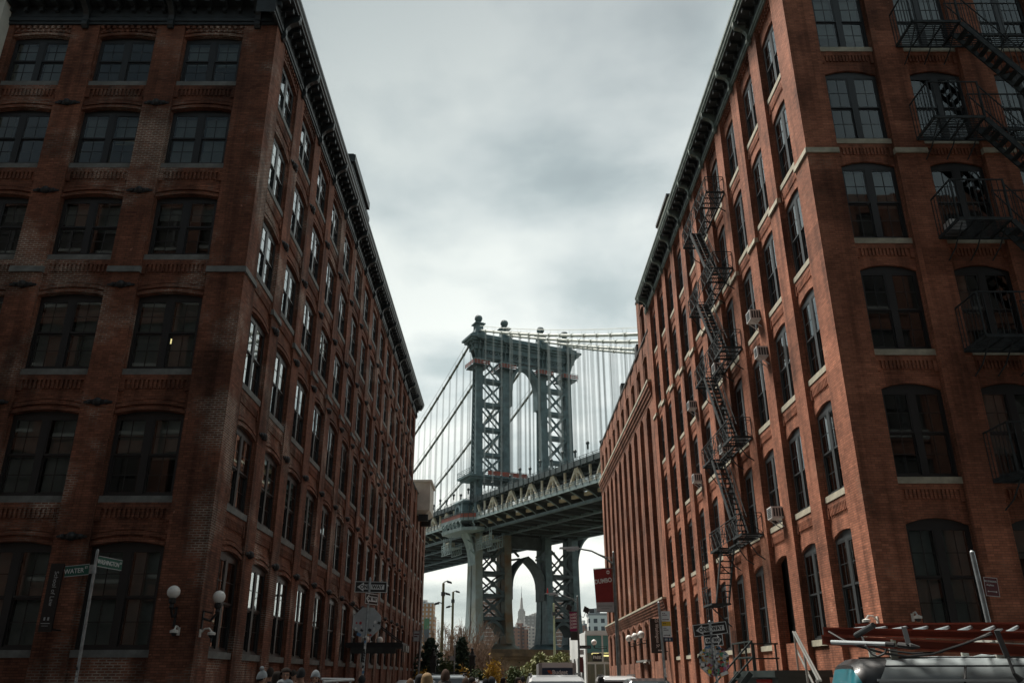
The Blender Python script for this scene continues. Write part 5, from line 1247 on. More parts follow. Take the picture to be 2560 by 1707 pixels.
def car(label, cat, name, loc, rz, body='pwhite', L=4.6, Wd=1.85, H=1.72, suv=True, rack=False):
    t = thing(name, label, cat, loc, rz)
    belt = H*.56; h = L/2
    b = MB(); loft_y(b, [(-h, .42), (-h+.06, .30), (h-.1, .28), (h, .42), (h-.03, .72), (h-.35, belt-.12), (h*.48, belt), (-h+.12, belt+.02), (-h, belt-.2)], Wd, .14, .07); b.build('body', body, t, smooth=False)
    if suv: cab = [(-h+.05, belt-.02), (h*.50, belt-.02), (h*.18, H-.09), (h*.02, H-.01), (-h*.45, H), (-h+.30, H-.05), (-h+.16, H-.14)]
    else: cab = [(-h*.86, belt-.02), (h*.52, belt-.02), (h*.16, H-.08), (h*.0, H-.01), (-h*.30, H), (-h*.52, H-.07)]
    b = MB()
    cz = belt; rings = []
    for s, e in ((-1, 0), (-1, 1), (1, 1), (1, 0)):
        rings.append([b.P((x, s*((Wd/2-.06-.20*(z-belt)/(H-belt))-(0 if not e else .07)), z+(.0 if not e else .035*(z-belt)/(H-belt)))) for x, z in cab])
    n = len(cab)
    for a, c in zip(rings, rings[1:]):
        for j in range(n): b.f.append((a[j], a[(j+1) % n], c[(j+1) % n], c[j])); b.mi.append(0)
    b.f.append(tuple(rings[0])); b.f.append(tuple(reversed(rings[-1]))); b.mi += [0, 0]
    b.build('cabin', body, t)
    g = lambda x, z, s, o=.012: (x, s*(Wd/2-.06-.20*(z-belt)/(H-belt)+o), z)
    zt = H-.16; zb = belt+.03
    x0 = (-h+.35) if suv else -h*.62; xs = [x0, -h*.30, h*.10, h*.40]; xt = [x0+.08, -h*.30, h*.10, h*.20]
    for s in (-1, 1):
        for i in range(3):
            if not suv and i == 0: x0_, x1_ = -h*.66, xs[1]
            b = MB(); q = [g(xs[i]+.04, zb, s), g(xs[i+1]-.04, zb, s), g(xt[i+1]-.05, zt, s), g(xt[i]+.05, zt, s)]
            if not suv and i == 0: q = [g(-h*.72, zb, s), g(xs[1]-.04, zb, s), g(xs[1]-.05, zt, s), g(-h*.46, zt, s)]
            b.face(q); b.build('side_window', 'cglass', t, fix=False)
    b = MB(); ww = Wd/2-.14
    b.face([(h*.515, -ww, belt+.02), (h*.515, ww, belt+.02), (h*.205, ww-.14, H-.10), (h*.205, -ww+.14, H-.10)]); b.build('windscreen', 'cglass', t, fix=False)
    b = MB()
    if suv: b.face([(-h+.025, ww, belt+.05), (-h+.025, -ww, belt+.05), (-h+.15, -ww+.12, H-.17), (-h+.15, ww-.12, H-.17)])
    else: b.face([(-h*.88, ww, belt+.02), (-h*.88, -ww, belt+.02), (-h*.54, -ww+.14, H-.08), (-h*.54, ww-.14, H-.08)])
    b.build('rear_window', 'cglass', t, fix=False)
    for sx in (-.62, .62):
        for s in (-1, 1):
            b = MB(); b.tube([(sx*h, s*(Wd/2-.24), .33), (sx*h, s*(Wd/2-.005), .33)], .33, 18); w = b.build('wheel', 'tyre', t); b = MB(); b.tube([(sx*h, s*(Wd/2-.03), .33), (sx*h, s*(Wd/2+.004), .33)], .21, 14); b.build('rim', 'rim', w)
    for s in (-1, 1):
        b = MB(); b.box(-h-.015, -h+.12, min(s*(Wd/2-.34), s*(Wd/2-.05)), max(s*(Wd/2-.34), s*(Wd/2-.05)), belt-.28, belt-.02); b.build('tail_light', 'tail', t)
        b = MB(); b.box(h-.25, h-.02, min(s*(Wd/2-.5), s*(Wd/2-.08)), max(s*(Wd/2-.5), s*(Wd/2-.08)), .6, .74); b.build('headlight', 'head', t)
        b = MB(); b.ball((h*.36, s*(Wd/2+.08), belt+.07), .11, 8, 6, sc=(.6, 1, .7)); b.build('mirror', body, t)
        if suv or rack:
            b = MB(); y = s*(Wd/2-.30); b.tube([(-h+.40, y, H-.02), (-h+.50, y, H+.065), (h*.0, y, H+.065), (h*.08, y, H-.0)], .026, 6); b.build('roof_rail', 'trim', t)
    if rack:
        b = MB()
        for x in (-h*.5, -h*.05): b.bar((x, -Wd/2+.2, H+.1), (x, Wd/2-.2, H+.1), .05)
        b.build('roof_bar', 'trim', t)
    b = MB(); b.box(-h-.03, -h+.2, -Wd/2+.05, Wd/2-.05, .34, .52); b.box(h-.2, h+.03, -Wd/2+.05, Wd/2-.05, .34, .5); b.build('bumper', 'trim', t)
    b = MB(); b.box(-h-.024, -h, -.16, .16, .62, .74); b.build('number_plate', 'wletter', t)
    return t
P_ = at(1388, 1690, 23); car('white SUV with black roof rails in the middle of the street', 'car', 'parked_suv', (P_.x, 24.6, 0), R(90), 'pwhite', 4.7, 1.86, 1.655)
P_ = at(1548, 1690, 34); car('white SUV parked on the right behind the charcoal car', 'car', 'parked_suv', (P_.x, 36, gz(36)), R(90), 'pwhite', 4.7, 1.80, 1.86)
P_ = at(1612, 1690, 29); car('charcoal car parked on the right in front of the white SUV', 'car', 'parked_car', (P_.x+.12, 30, gz(30)), R(90), 'pdark', 4.6, 1.78, 1.66, False)
P_ = at(1112, 1690, 33); car('pale blue SUV with roof bars among the crowd, left of centre', 'car', 'parked_suv', (P_.x, 34, gz(33)), R(-90), 'pblue', 4.7, 1.9, 1.86, True, True)
P_ = at(1164, 1690, 45); car('white SUV behind the short-haired man, left of centre', 'car', 'parked_suv', (P_.x, 46, gz(45)), R(90), 'pwhite', 4.6, 1.8, 1.95)
P_ = at(1036, 1690, 30); car('silver car behind the blonde woman, near the left pavement', 'car', 'parked_car', (P_.x, 31, gz(30)), R(92), 'psilver', 4.6, 1.8, 1.62, False)
P_ = at(1213, 1690, 52); car('pale car beyond the crowd in front of the yellow bush', 'car', 'parked_car', (P_.x, 53, gz(52)), R(90), 'pblue', 4.6, 1.8, 1.95, True)
# box truck
P_ = at(1393, 1655, 58); g0 = gz(58); M['tpanel'] = mat('truck_grey', (.33, .34, .34), .5, var=.1); M['orange'] = mat('logo_orange', (.55, .10, .02), .5)
M['skirt'] = mat('truck_white', (.68, .69, .69), .4)
t = thing('box_truck', 'rental box truck with a navy name panel under its white roof edge', 'truck', (P_.x, 58, g0)); H_ = P_.z-g0
b = MB(); b.box(-1.2, 1.2, .06, 5.2, .9, H_-.06); b.box(-1.22, -1.0, -.02, .06, .7, H_-.05); b.box(1.0, 1.22, -.02, .06, .7, H_-.05); b.build('cargo_box', 'tpanel', t)
b = MB(); b.box(-1.0, 1.0, -.03, .2, H_-.31, H_); b.box(-1.23, -1.0, -.01, .2, H_-.27, H_-.02); b.box(1.0, 1.23, -.01, .2, H_-.27, H_-.02); b.build('roof_edge', 'skirt', t)
b = MB(); b.box(-1.0, 1.0, -.035, .0, H_-.90, H_-.34); o = b.build('name_panel', 'navy', t)
text_on(o, 'Budget', .36, .16, H_-.60, 'wletter', -.042, bold=.008)
b = MB(); b.face([(-.66, -.042, H_-.48), (-.44, -.042, H_-.48), (-.54, -.042, H_-.68)]); b.face([(-.42, -.042, H_-.48), (-.34, -.042, H_-.70), (-.48, -.042, H_-.70)]); b.build('emblem', 'orange', o, fix=False)
b = MB(); b.box(-1.0, 1.0, -.01, .06, .9, H_-1.0)
for i in range(5): b.box(-1.0, 1.0, -.02, -.01, 1.0+.25*i, 1.02+.25*i)
b.build('roller_door', 'tpanel', t); b = MB(); b.box(-1.1, 1.1, -.2, .05, .5, .65); b.build('bumper', 'trim', t)
b = MB(); b.hexa([(-1, 5.3, .5), (1, 5.3, .5), (1, 7.2, .5), (-1, 7.2, .5)], [(-.95, 5.3, 2.3), (.95, 5.3, 2.3), (.95, 6.3, 2.3), (-.95, 6.3, 2.3)]); b.build('cab', 'skirt', t)
for x in (-1, 1):
    for y in (1.2, 6.4): b = MB(); b.tube([(x*1.0, y, .42), (x*.72, y, .42)], .42, 14); b.build('wheel', 'tyre', t)
    b = MB(); b.box(min(x*1.1, x*1.02), max(x*1.1, x*1.02), -.03, .0, .72, .9); b.build('tail_light', 'tail', t)
# service van with ladders, bottom right
vm = bpy.data.materials.new('van_wrap'); vm.use_nodes = True; tt_ = vm.node_tree; pb = tt_.nodes['Principled BSDF']; pb.inputs['Roughness'].default_value = .42; pb.inputs['Coat Weight'].default_value = .25
tcn = tt_.nodes.new('ShaderNodeTexCoord'); sx_ = tt_.nodes.new('ShaderNodeSeparateXYZ'); tt_.links.new(tcn.outputs['Object'], sx_.inputs[0])
ma = tt_.nodes.new('ShaderNodeMath'); ma.operation = 'MULTIPLY_ADD'; ma.inputs[1].default_value = .5; ma.inputs[2].default_value = .9 
tt_.links.new(sx_.outputs[2], ma.inputs[0]); 
def cmp_(xoff, slope):
    a = tt_.nodes.new('ShaderNodeMath'); a.operation = 'MULTIPLY_ADD'; tt_.links.new(sx_.outputs[2], a.inputs[0]); a.inputs[1].default_value = slope; tt_.links.new(sx_.outputs[0], a.inputs[2])
    g = tt_.nodes.new('ShaderNodeMath'); g.operation = 'GREATER_THAN'; tt_.links.new(a.outputs[0], g.inputs[0]); g.inputs[1].default_value = xoff; return g.outputs[0]
m1 = tt_.nodes.new('ShaderNodeMix'); m1.data_type = 'RGBA'; m1.inputs[6].default_value = (.012, .15, .19, 1); m1.inputs[7].default_value = (.008, .010, .012, 1); tt_.links.new(cmp_(-1.435, .44), m1.inputs[0])
m2 = tt_.nodes.new('ShaderNodeMix'); m2.data_type = 'RGBA'; m2.inputs[7].default_value = (.30, .345, .355, 1); tt_.links.new(m1.outputs[2], m2.inputs[6]); tt_.links.new(cmp_(-2.967, -.625), m2.inputs[0]); tt_.links.new(m2.outputs[2], pb.inputs['Base Color'])
M['van'] = vm
vx, vy = 5.86, 9.35
t = thing('service_van', 'grey service van with teal and black rear, carrying ladders on its roof rack', 'van', (vx, vy, 0), R(-13))
h = 2.3
b = MB(); prof = [(-h+.04, .35), (h-.1, .3), (h, .5), (h-.05, .85), (h-.45, 1.02), (h-1.0, 1.12), (h-1.75, 1.66), (h-2.2, 1.77), (-.3, 1.83), (-1.3, 1.84), (-h+.22, 1.82), (-h+.12, 1.76), (-h+.07, 1.6), (-h+.02, 1.2), (-h, .8)]
rings = []
for y, s in ((-.90, .0), (-.915, .25), (-.87, .62), (-.76, .90), (-.55, 1.0), (0, 1.02), (.55, 1.0), (.76, .90), (.87, .62), (.915, .25), (.90, 0)):
    rings.append([b.P((x*(1-.0*(1-s)), y*(1-.07*max(0, (z-1.0))/.85), z-(1-s)*.30*max(0, min(1, (z-.9)/.8))-(0 if z > .6 else -(1-s)*.05))) for x, z in prof])
n = len(prof)
for a, c in zip(rings, rings[1:]):
    for j in range(n): b.f.append((a[j], a[(j+1) % n], c[(j+1) % n], c[j])); b.mi.append(0)
b.f.append(tuple(rings[0])); b.f.append(tuple(reversed(rings[-1]))); b.mi += [0, 0]
b.build('body', 'van', t, smooth=True).data.set_sharp_from_angle(angle=R(38))
b = MB()
for x in (-.75, -.25, .25): b.tube([(x, -.60, 1.825-.012*(x+.75)), (x, 0, 1.855-.012*(x+.75)), (x, .6, 1.825-.012*(x+.75))], .014, 5)
b.build('roof_rib', 'van', t)
b = MB(); yy = -.928
for q in (((-1.9, -.868, 1.742), (-.15, -.868, 1.738)), ((-.15, -.868, 1.738), (-.10, -.925, 1.58)), ((-1.15, -.868, 1.742), (-1.2, -.925, 1.58)), ((.25, -.77, 1.805), (.45, -.87, 1.72)), ((.45, -.87, 1.72), (.55, -.925, 1.58)), ((-2.1, -.62, 1.825), (1.0, -.62, 1.82))): b.bar(q[0], q[1], .016)
b.build('panel_seam', 'trim', t)
b = MB(); b.bar((-2.0, -.928, 1.612), (1.0, -.926, 1.602), .03, .022); b.build('side_rail', 'psilver', t)
for x in (-1.45, 1.35):
    for s in (-1, 1): b = MB(); b.tube([(x, s*.68, .33), (x, s*.91, .33)], .33, 18); b.build('wheel', 'tyre', t)
M['rackw'] = mat('rack_white', (.38, .39, .35), .5)
for k, x in enumerate((-1.75, -.75, .5)):
    b = MB(); b.bar((x, -.72, 1.98), (x, .72, 1.98), .045)
    for s in (-1, 1): b.box(x-.035, x+.035, s*.62-.03, s*.62+.03, 1.76, 2.0)
    b.bar((x-.1, -.74, 1.95), (x+.3, -.74, 1.93), .03); b.build('rack_bar', 'rackw', t)
M['lad'] = mat('ladder_orange', (.17, .028, .012), .42, var=.15, vscale=4); M['alu'] = mat('aluminium', (.55, .60, .62), .4, metal=.6)
def ladder(label, nl, nr, fl, fr, hgt):
    nl, nr, fl, fr = map(Vector, (nl, nr, fl, fr))
    t = thing('ladder', label, 'ladder', nl); b = MB()
    for p, q in ((nl, nr), (fl, fr)):
        b.bar(p-nl-Vector((0, 0, hgt/2)), q-nl-Vector((0, 0, hgt/2)), .014, hgt); 
        for e in (0, -hgt): b.bar(p-nl+Vector((0, -.012, e)), q-nl+Vector((0, -.012, e)), .045, .018)
    b.build('side_rail', 'lad', t)
    n = 11
    for i in range(n):
        f = (i+.6)/n; b = MB(); b.tube([(nl-nl).lerp(nr-nl, f)-Vector((0, 0, hgt*.5)), (fl-nl).lerp(fr-nl, f)-Vector((0, 0, hgt*.5))], .018, 8); b.build('rung', 'alu', t)
    return t
ladder('upper orange ladder with aluminium rungs strapped on the van rack', at(2058, 1569, 9.75), at(2740, 1584, 8.0), at(2138, 1560, 10.2), at(2760, 1555, 8.5), .07)
ladder('lower orange ladder lying under the other on the van rack', at(2054, 1588, 9.6), at(2740, 1622, 7.85), at(2100, 1594, 10.1), at(2760, 1618, 8.4), .085)
t = thing('conduit_pipe', 'silver conduit pipe with a black coupling tied to the van rack', 'pipe', at(2078, 1604, 9.3)); o_ = t.location.copy()
b = MB(); b.tube([Vector((0, 0, 0)), at(2215, 1609, 8.9)-o_], .020, 8); b.build('tube', 'alu', t); b = MB(); b.tube([at(2214, 1609, 8.9)-o_, at(2236, 1611, 8.85)-o_], .026, 8); b.tube([at(2246, 1611, 8.8)-o_, at(2280, 1615, 8.7)-o_, at(2300, 1617, 8.65)-o_], [.026, .03, .01], 8); b.build('coupling', 'trim', t)
t = thing('foam_roll', 'dark grey foam roll tied across the ladders', 'foam roll', at(2140, 1588, 9.3)); o_ = t.location.copy()
b = MB(); b.tube([Vector((0, 0, 0)), at(2184, 1562, 9.0)-o_], .030, 10); b.build('roll', 'frameR', t)
b = MB()
cbl = [(2155, 1590, 9.2), (2165, 1615, 9.0), (2180, 1634, 8.95), (2195, 1640, 8.9), (2212, 1632, 8.9), (2216, 1620, 8.9)]
b.tube([at(*c) for c in cbl], .012, 6)
b.tube([at(*c) for c in ((2072, 1578, 9.5), (2110, 1600, 9.3), (2150, 1615, 9.1), (2210, 1632, 9.0), (2270, 1640, 8.9), (2330, 1634, 8.8), (2400, 1612, 8.6), (2480, 1584, 8.4))], .012, 6)
b.tube([at(*c) for c in ((2160, 1604, 9.1), (2215, 1624, 9.0), (2280, 1632, 8.9), (2350, 1630, 8.8), (2420, 1606, 8.6), (2478, 1580, 8.4))], .011, 6)
tag(b.build('cable', 'trim', None), 'black cable hanging in loops over the van roof and ladders', 'cable')
t = thing('ratchet_strap', 'dark strap and hook over the ladder rails at the right edge', 'strap', at(2495, 1577, 8.1)); o_ = t.location.copy()
b = MB(); b.bar(at(2492, 1577, 8.12)-o_, at(2518, 1640, 8.05)-o_, .05, .012, up=(0, 1, 0)); b.bar(at(2492, 1577, 8.12)-o_, at(2500, 1572, 8.5)-o_, .05, .012); b.build('strap', 'frameR', t)
b = MB(); b.tube([at(2519, 1640, 8.05)-o_, at(2535, 1682, 8.0)-o_, at(2552, 1700, 8.0)-o_], [.012, .016, .035], 8); b.build('handle', 'trim', t)
tag((lambda b: (b.bar(at(2260, 1568, 8.85), at(2272, 1612, 8.7), .05, .012, up=(0, 1, 0)), b.build('strap', 'trim'))[1])(MB()), 'short black strap round the ladder rails in the middle of the van rack', 'strap')

# ------------------------------------------------------------------ people
def skin_mesh(name, verts, edges, root=0, sub=1):
    me = bpy.data.meshes.new(name); me.from_pydata([v[:3] for v in verts], edges, [])
    o = bpy.data.objects.new(name, me); COL.objects.link(o)
    mo = o.modifiers.new('s', 'SKIN'); mo.use_smooth_shade = True; mo.use_x_symmetry = False
    for i, v in enumerate(verts):
        r = v[3]; sv = me.skin_vertices[0].data[i]; sv.radius = r if isinstance(r, tuple) else (r, r); sv.use_root = (i == root)
    if sub: ss = o.modifiers.new('u', 'SUBSURF'); ss.levels = sub; ss.render_levels = sub
    dg = bpy.context.evaluated_depsgraph_get(); m2 = bpy.data.meshes.new_from_object(o.evaluated_get(dg))
    bpy.data.objects.remove(o); m2.name = name; m2.materials.clear(); m2.materials.append(None)
    for p in m2.polygons: p.use_smooth = True
    return m2
# figure 1.70 m tall, facing -Y, x to its left
V = [(0, 0, .95, (.13, .10)), (0, 0, 1.12, (.125, .095)), (0, -.005, 1.30, (.15, .105)), (0, .01, 1.42, (.10, .08)), (0, .01, 1.49, .052), (0, 0, 1.545, .058), (0, -.012, 1.60, (.070, .085)), (0, -.005, 1.655, (.074, .088)), (0, .005, 1.695, (.05, .055))]
E_ = [(i, i+1) for i in range(8)]
for s in (-1, 1):
    k = len(V)
    V += [(s*.155, .01, 1.405, .062), (s*.215, .02, 1.27, .047), (s*.245, .02, 1.12, .040), (s*.235, -.07, .99, .034), (s*.225, -.12, .90, .026), (s*.222, -.145, .85, (.036, .02))]
    E_ += [(3, k)]+[(k+i, k+i+1) for i in range(5)]
    for j, (dx, ln) in enumerate(((-.03, .062), (-.011, .075), (.009, .07), (.028, .055))):
        q = len(V); x = s*.222+dx
        V += [(x, -.165, .815, .0095), (x, -.170, .815-ln*.55, .009), (x, -.158, .815-ln, .008)]; E_ += [(k+5, q), (q, q+1), (q+1, q+2)]
    q = len(V); V += [(s*(.222-.042), -.165, .862, .011), (s*(.222-.058), -.185, .835, .010), (s*(.222-.056), -.195, .81, .009)]; E_ += [(k+5, q), (q, q+1), (q+1, q+2)]
    k = len(V)
    V += [(s*.09, 0, .86, .088), (s*.10, -.005, .68, .072), (s*.10, -.012, .48, .053), (s*.10, .01, .30, .050), (s*.10, .02, .09, .036), (s*.11, -.03, .04, .034), (s*.12, -.13, .025, .026)]
    E_ += [(0, k)]+[(k+i, k+i+1) for i in range(6)]
bodym = skin_mesh('person', V, E_)
bm = bmesh.new(); bm.from_mesh(bodym)                               # nose, ears, lips, chin, eyes grow out of the same head
def blob(c, r, sc): 
    g = bmesh.ops.create_uvsphere(bm, u_segments=8, v_segments=6, radius=r)
    for v in g['verts']: v.co = Vector((v.co.x*sc[0], v.co.y*sc[1], v.co.z*sc[2]))+Vector(c)
    return [f for f in bm.faces if all(v in set(g['verts']) for v in f.verts)] if len(g['verts']) < 60 else []
blob((0, -.098, 1.597), .016, (.9, 1.2, 1.5)); blob((0, -.088, 1.563), .018, (1.3, .5, .45)); blob((0, -.078, 1.535), .026, (1, .8, .8))
for s in (-1, 1): blob((s*.074, .0, 1.60), .02, (.4, .8, 1.4)); 
eyes = []
for s in (-1, 1):
    for f in blob((s*.030, -.083, 1.618), .011, (1.2, .7, .75)): f.material_index = 1
bm.to_mesh(bodym); bm.free(); bodym.materials.append(M['ink'])
for p in bodym.polygons: p.use_smooth = True
V = [(0, 0, .86, (.175, .14)), (0, 0, 1.05, (.165, .135)), (0, 0, 1.27, (.185, .14)), (0, .012, 1.40, (.14, .11)), (0, .012, 1.475, .082)]
E_ = [(0, 1), (1, 2), (2, 3), (3, 4)]
for s in (-1, 1):
    k = len(V); V += [(s*.165, .01, 1.395, .088), (s*.225, .02, 1.27, .070), (s*.255, .02, 1.12, .062), (s*.242, -.065, .995, .054), (s*.232, -.105, .925, .050)]; E_ += [(3, k)]+[(k+i, k+i+1) for i in range(4)]
coatm = skin_mesh('coat', V, E_, 1)
V = [(0, 0, .95, (.15, .12))]; E_ = []
for s in (-1, 1):
    k = len(V); V += [(s*.09, 0, .85, .10), (s*.10, -.005, .66, .088), (s*.10, -.012, .47, .070), (s*.10, .01, .28, .064), (s*.10, .02, .09, .058)]; E_ += [(0, k)]+[(k+i, k+i+1) for i in range(4)]
trom = skin_mesh('trousers', V, E_)
V = []; E_ = []
def shellmesh(name, fn, n=18, m=10):
    b = MB(); rings = []
    for i in range(m+1): rings.append([b.P(fn(i/m, 2*math.pi*j/n)) for j in range(n)])
    for a, c in zip(rings, rings[1:]):
        for j in range(n): b.f.append((a[j], a[(j+1) % n], c[(j+1) % n], c[j])); b.mi.append(0)
    b.f.append(tuple(rings[0])); b.mi.append(0)
    o = b.build(name, 'ink', smooth=True, uv=False); me = o.data; bpy.data.objects.remove(o); me.materials.clear(); me.materials.append(None); return me
def cap_fn(zlow_front, zlow_back, R_, top=1.735):
    def f(t, a):
        fr = .5-.5*math.sin(a)        # 1 at the face (-Y)
        zl = zlow_back+(zlow_front-zlow_back)*fr**1.5
        th = t*math.pi/2; r = math.sin(th)*R_; z = zl+(top-zl)*math.cos(th)
        return (math.cos(a)*r*.92, math.sin(a)*r*(1.12 if math.sin(a) > 0 else .98)+.008, z)
    return f
hair_short = shellmesh('hair', cap_fn(1.655, 1.555, .089))
beanie_m = shellmesh('beanie', cap_fn(1.645, 1.60, .100, 1.765))
cap_m = shellmesh('cap', cap_fn(1.65, 1.60, .096, 1.745))
def long_fn(t, a):
    fr = .5-.5*math.sin(a)
    if t < .45: th = t/.45*math.pi/2; r = math.sin(th)*.098; z = 1.66+(1.742-1.66)*math.cos(th); return (math.cos(a)*r*.90, math.sin(a)*r*(1.08 if math.sin(a) > 0 else .92)+.010, z if fr < .75 else max(z, 1.652))
    q = (t-.45)/.55; drop = .34*(1-fr)**.6 if fr < .72 else 0
    w = .092+.03*q; return (math.cos(a)*w*(.93), math.sin(a)*.098*(1.08 if math.sin(a) > 0 else .92)+.01+.035*q*(1-fr), 1.66-drop*q if fr < .72 else 1.66+.0)
hair_long = shellmesh('hair', long_fn, 22, 16)
scarfm = shellmesh('scarf', lambda t, a: (math.cos(a)*(.085+.04*math.sin(t*math.pi)+.03*t), math.sin(a)*(.085+.04*math.sin(t*math.pi)+.02*t)-.005, 1.545-.10*t+.012*math.sin(5*a)), 18, 6)
pomm = (lambda b: (b.ball((0, .03, 1.795), .045, 10, 7), b.build('pompom', 'ink', uv=False))[1])(MB()); pm_ = pomm.data; bpy.data.objects.remove(pomm); pm_.materials.clear(); pm_.materials.append(None)
glm = MB()
for s in (-1, 1): glm.tube([(s*.032+.022*math.cos(2*math.pi*j/10), -.096, 1.617+.018*math.sin(2*math.pi*j/10)) for j in range(11)], .003, 4); glm.bar((s*.055, -.095, 1.62), (s*.075, .0, 1.615), .004)
glm.bar((-.01, -.097, 1.62), (.01, -.097, 1.62), .004); o = glm.build('glasses', 'ink', uv=False); glm = o.data; bpy.data.objects.remove(o)
PC = {}
def pcol(c):
    if c not in PC: PC[c] = mat('cloth_%02d' % len(PC), c, .85, var=.12, vscale=12)
    return PC[c]
SK = (.46, .27, .19); BLK = (.018, .018, .02); BRN = (.05, .028, .016); DBR = (.022, .014, .01); BLD = (.30, .20, .10); GRY = (.36, .40, .42)
def put(me, name, parent, c):
    o = link(name, me, parent); o.material_slots[0].link = 'OBJECT'; o.material_slots[0].material = pcol(c); return o
def person(px, py, Y, face, label, coat, hair=None, haircol=DBR, hat=None, hatcol=GRY, scarf=None, trousers=(.03, .035, .05), pom=False, glasses=False):
    p = at(px, py, Y); g0 = gz(Y)
    topz = 1.735 if hat is None else (1.765 if hat == 'beanie' else 1.745)
    t = thing('person', label, 'person', (p.x, Y, g0), R(face)); s = (p.z-g0)/(topz+(.05 if pom else 0)); t.scale = (s, s, s)
    put(bodym, 'body', t, SK); put(coatm, 'coat', t, coat); put(trom, 'trousers', t, trousers)
    if hair == 'long': put(hair_long, 'hair', t, haircol)
    elif hair: put(hair_short, 'hair', t, haircol)
    if hat == 'beanie': put(beanie_m, 'beanie', t, hatcol)
    if hat == 'cap': put(cap_m, 'cap', t, hatcol)
    if pom: put(pm_, 'pompom', t, hatcol)
    if scarf: put(scarfm, 'scarf', t, scarf)
    if glasses: link('glasses', glm, t)
    return t
person(659, 1667, 17.6, 120, 'person in a pale grey bobble hat and light blue jacket, left of the group', (.25, .36, .42), 'short', DBR, 'beanie', GRY, pom=True)
person(677, 1667, 19.2, 180, 'dark-haired person behind the one in the bobble hat', BLK, 'short', DBR)
person(696, 1677, 16.8, 150, 'person with long black hair beside the woman in glasses', BLK, 'long', DBR)
person(716, 1668, 16.4, 12, 'woman with glasses and a grey checked scarf facing the camera', (.33, .20, .20), 'long', DBR, scarf=(.32, .36, .38), glasses=True)
person(735, 1673, 18.4, 80, 'person in profile between the woman in glasses and the tall man in black', BLK, 'short', DBR)
person(754, 1667, 17.2, 178, 'tall man with black hair and black coat seen from behind', BLK, 'short', BLK)
person(790, 1673, 17.0, 5, 'person in a grey knitted hat and dark scarf facing the camera', (.30, .30, .32), 'short', DBR, 'beanie', GRY, scarf=(.03, .012, .016))
person(906, 1686, 21.0, 175, 'person in a black hat below the sticker covered pole', BLK, 'short', BLK, 'cap', BLK)
person(1026, 1694, 16.0, 185, 'shorter brown-haired person at the left pavement, seen from behind', (.10, .08, .07), 'short', (.14, .08, .045))
person(1051, 1684, 15.4, 180, 'person with black hair next to the blonde woman', BLK, 'long', BLK)
person(1068, 1681, 14.6, 183, 'blonde long-haired woman seen from behind', (.12, .10, .08), 'long', BLD)
person(1114, 1671, 15.6, 180, 'tall brown-haired man in a dark jacket seen from behind', BLK, 'short', (.06, .03, .018), scarf=(.05, .045, .04))
person(1164, 1692, 17.5, 178, 'man with short brown hair by the white SUV', (.05, .05, .05), 'short', (.07, .04, .025))
person(1180, 1690, 18.0, 70, 'man in dark clothes in profile lifting a small camera', BLK, 'short', DBR)
person(1214, 1694, 20.0, 180, 'short person with black hair left of the man in the dark cap', BLK, 'short', BLK)
person(1229, 1689, 20.0, 180, 'man in a dark cap in front of the yellow bush', (.03, .03, .035), 'short', BLK, 'cap', (.03, .032, .036))
person(1259, 1692, 34.0, 110, 'distant person in a teal jacket right of the yellow bush', (.10, .27, .28), 'long', DBR)
person(1296, 1692, 27.0, 60, 'woman with long dark hair near the white SUV', BLK, 'long', DBR)
person(1307, 1688, 28.0, 160, 'man with dark hair beside the woman near the white SUV', BLK, 'short', BLK)
person(1502, 1689, 26.0, 175, 'person with black hair between the white SUV and the car on the right', BLK, 'long', BLK)
# ------------------------------------------------------------------ stoop, barrier, gate posts
M['dkgreen'] = mat('stoop_green', (.022, .035, .034), .5, var=.2); M['steelrail'] = mat('handrail_steel', (.42, .44, .42), .3, metal=.7)
t = thing('stoop', 'dark green steel stoop with black railings before the right warehouse door', 'stoop', (0, 0, 0))
b = MB(); b.box(8.2, 9.98, 27.2, 32.2, 1.62, 1.82); b.box(8.3, 9.9, 27.3, 32.1, .1, 1.62); b.build('landing', 'dkgreen', t)
b = MB(); b.box(8.28, 8.30, 27.9, 29.6, 1.46, 1.56); b.build('notice', 'tail', t)
b = MB(); stair(b, (8.1, 29.5, 1.75), (6.6, 29.5, .15), (0, 1.5, 0), 1., 8); b.build('stair', 'dkgreen', t)
for (ya, yb_) in ((29.6, 32.1),):
    b = MB()
    for z in (2.25, 2.75): b.bar((8.25, ya, z), (8.25, yb_, z), .05); b.bar((8.25, yb_, z), (9.9, yb_, z), .05); b.bar((8.25, ya, z), (6.6, ya, z-1.6), .05)
    for y in (ya, ya+.8, ya+1.6, yb_): b.bar((8.25, y, 1.8), (8.25, y, 2.78), .06)
    for x in (9.0, 9.8): b.bar((x, yb_, 1.8), (x, yb_, 2.78), .06)
    b.build('railing', 'dkgreen', t)
b = MB()
p, q = at(1982, 1573, 27.6), at(2046, 1700, 22.4); p.z = 2.95
for o_ in (Vector((0, 0, 0)), Vector((.1, .1, .0)), Vector((.05, 0, -.55))): b.tube([p+o_, p.lerp(q, .3)+o_, q+o_], .03, 7)
for f in (.05, .5, .95): c = p.lerp(q, f); b.bar(c, (c.x, c.y, .1), .05)
b.build('handrail', 'steelrail', t)
t = thing('pipe_barrier', 'white pipe barrier on the left pavement behind the waiting people', 'barrier', at(803, 1696, 21)); o_ = t.location.copy()
b = MB(); b.tube([(0, 0, 0), at(884, 1697, 21.6)-o_], .028, 8); b.tube([at(808, 1703, 20.6)-o_, at(884, 1698, 21.6)-o_], .028, 8); b.build('rail', 'white', t)
for f in (.1, .5, .9): b = MB(); c = (at(884, 1697, 21.6)-o_)*f; b.tube([c, (c.x, c.y, .1-o_.z)], .025, 7); b.build('post', 'white', t)
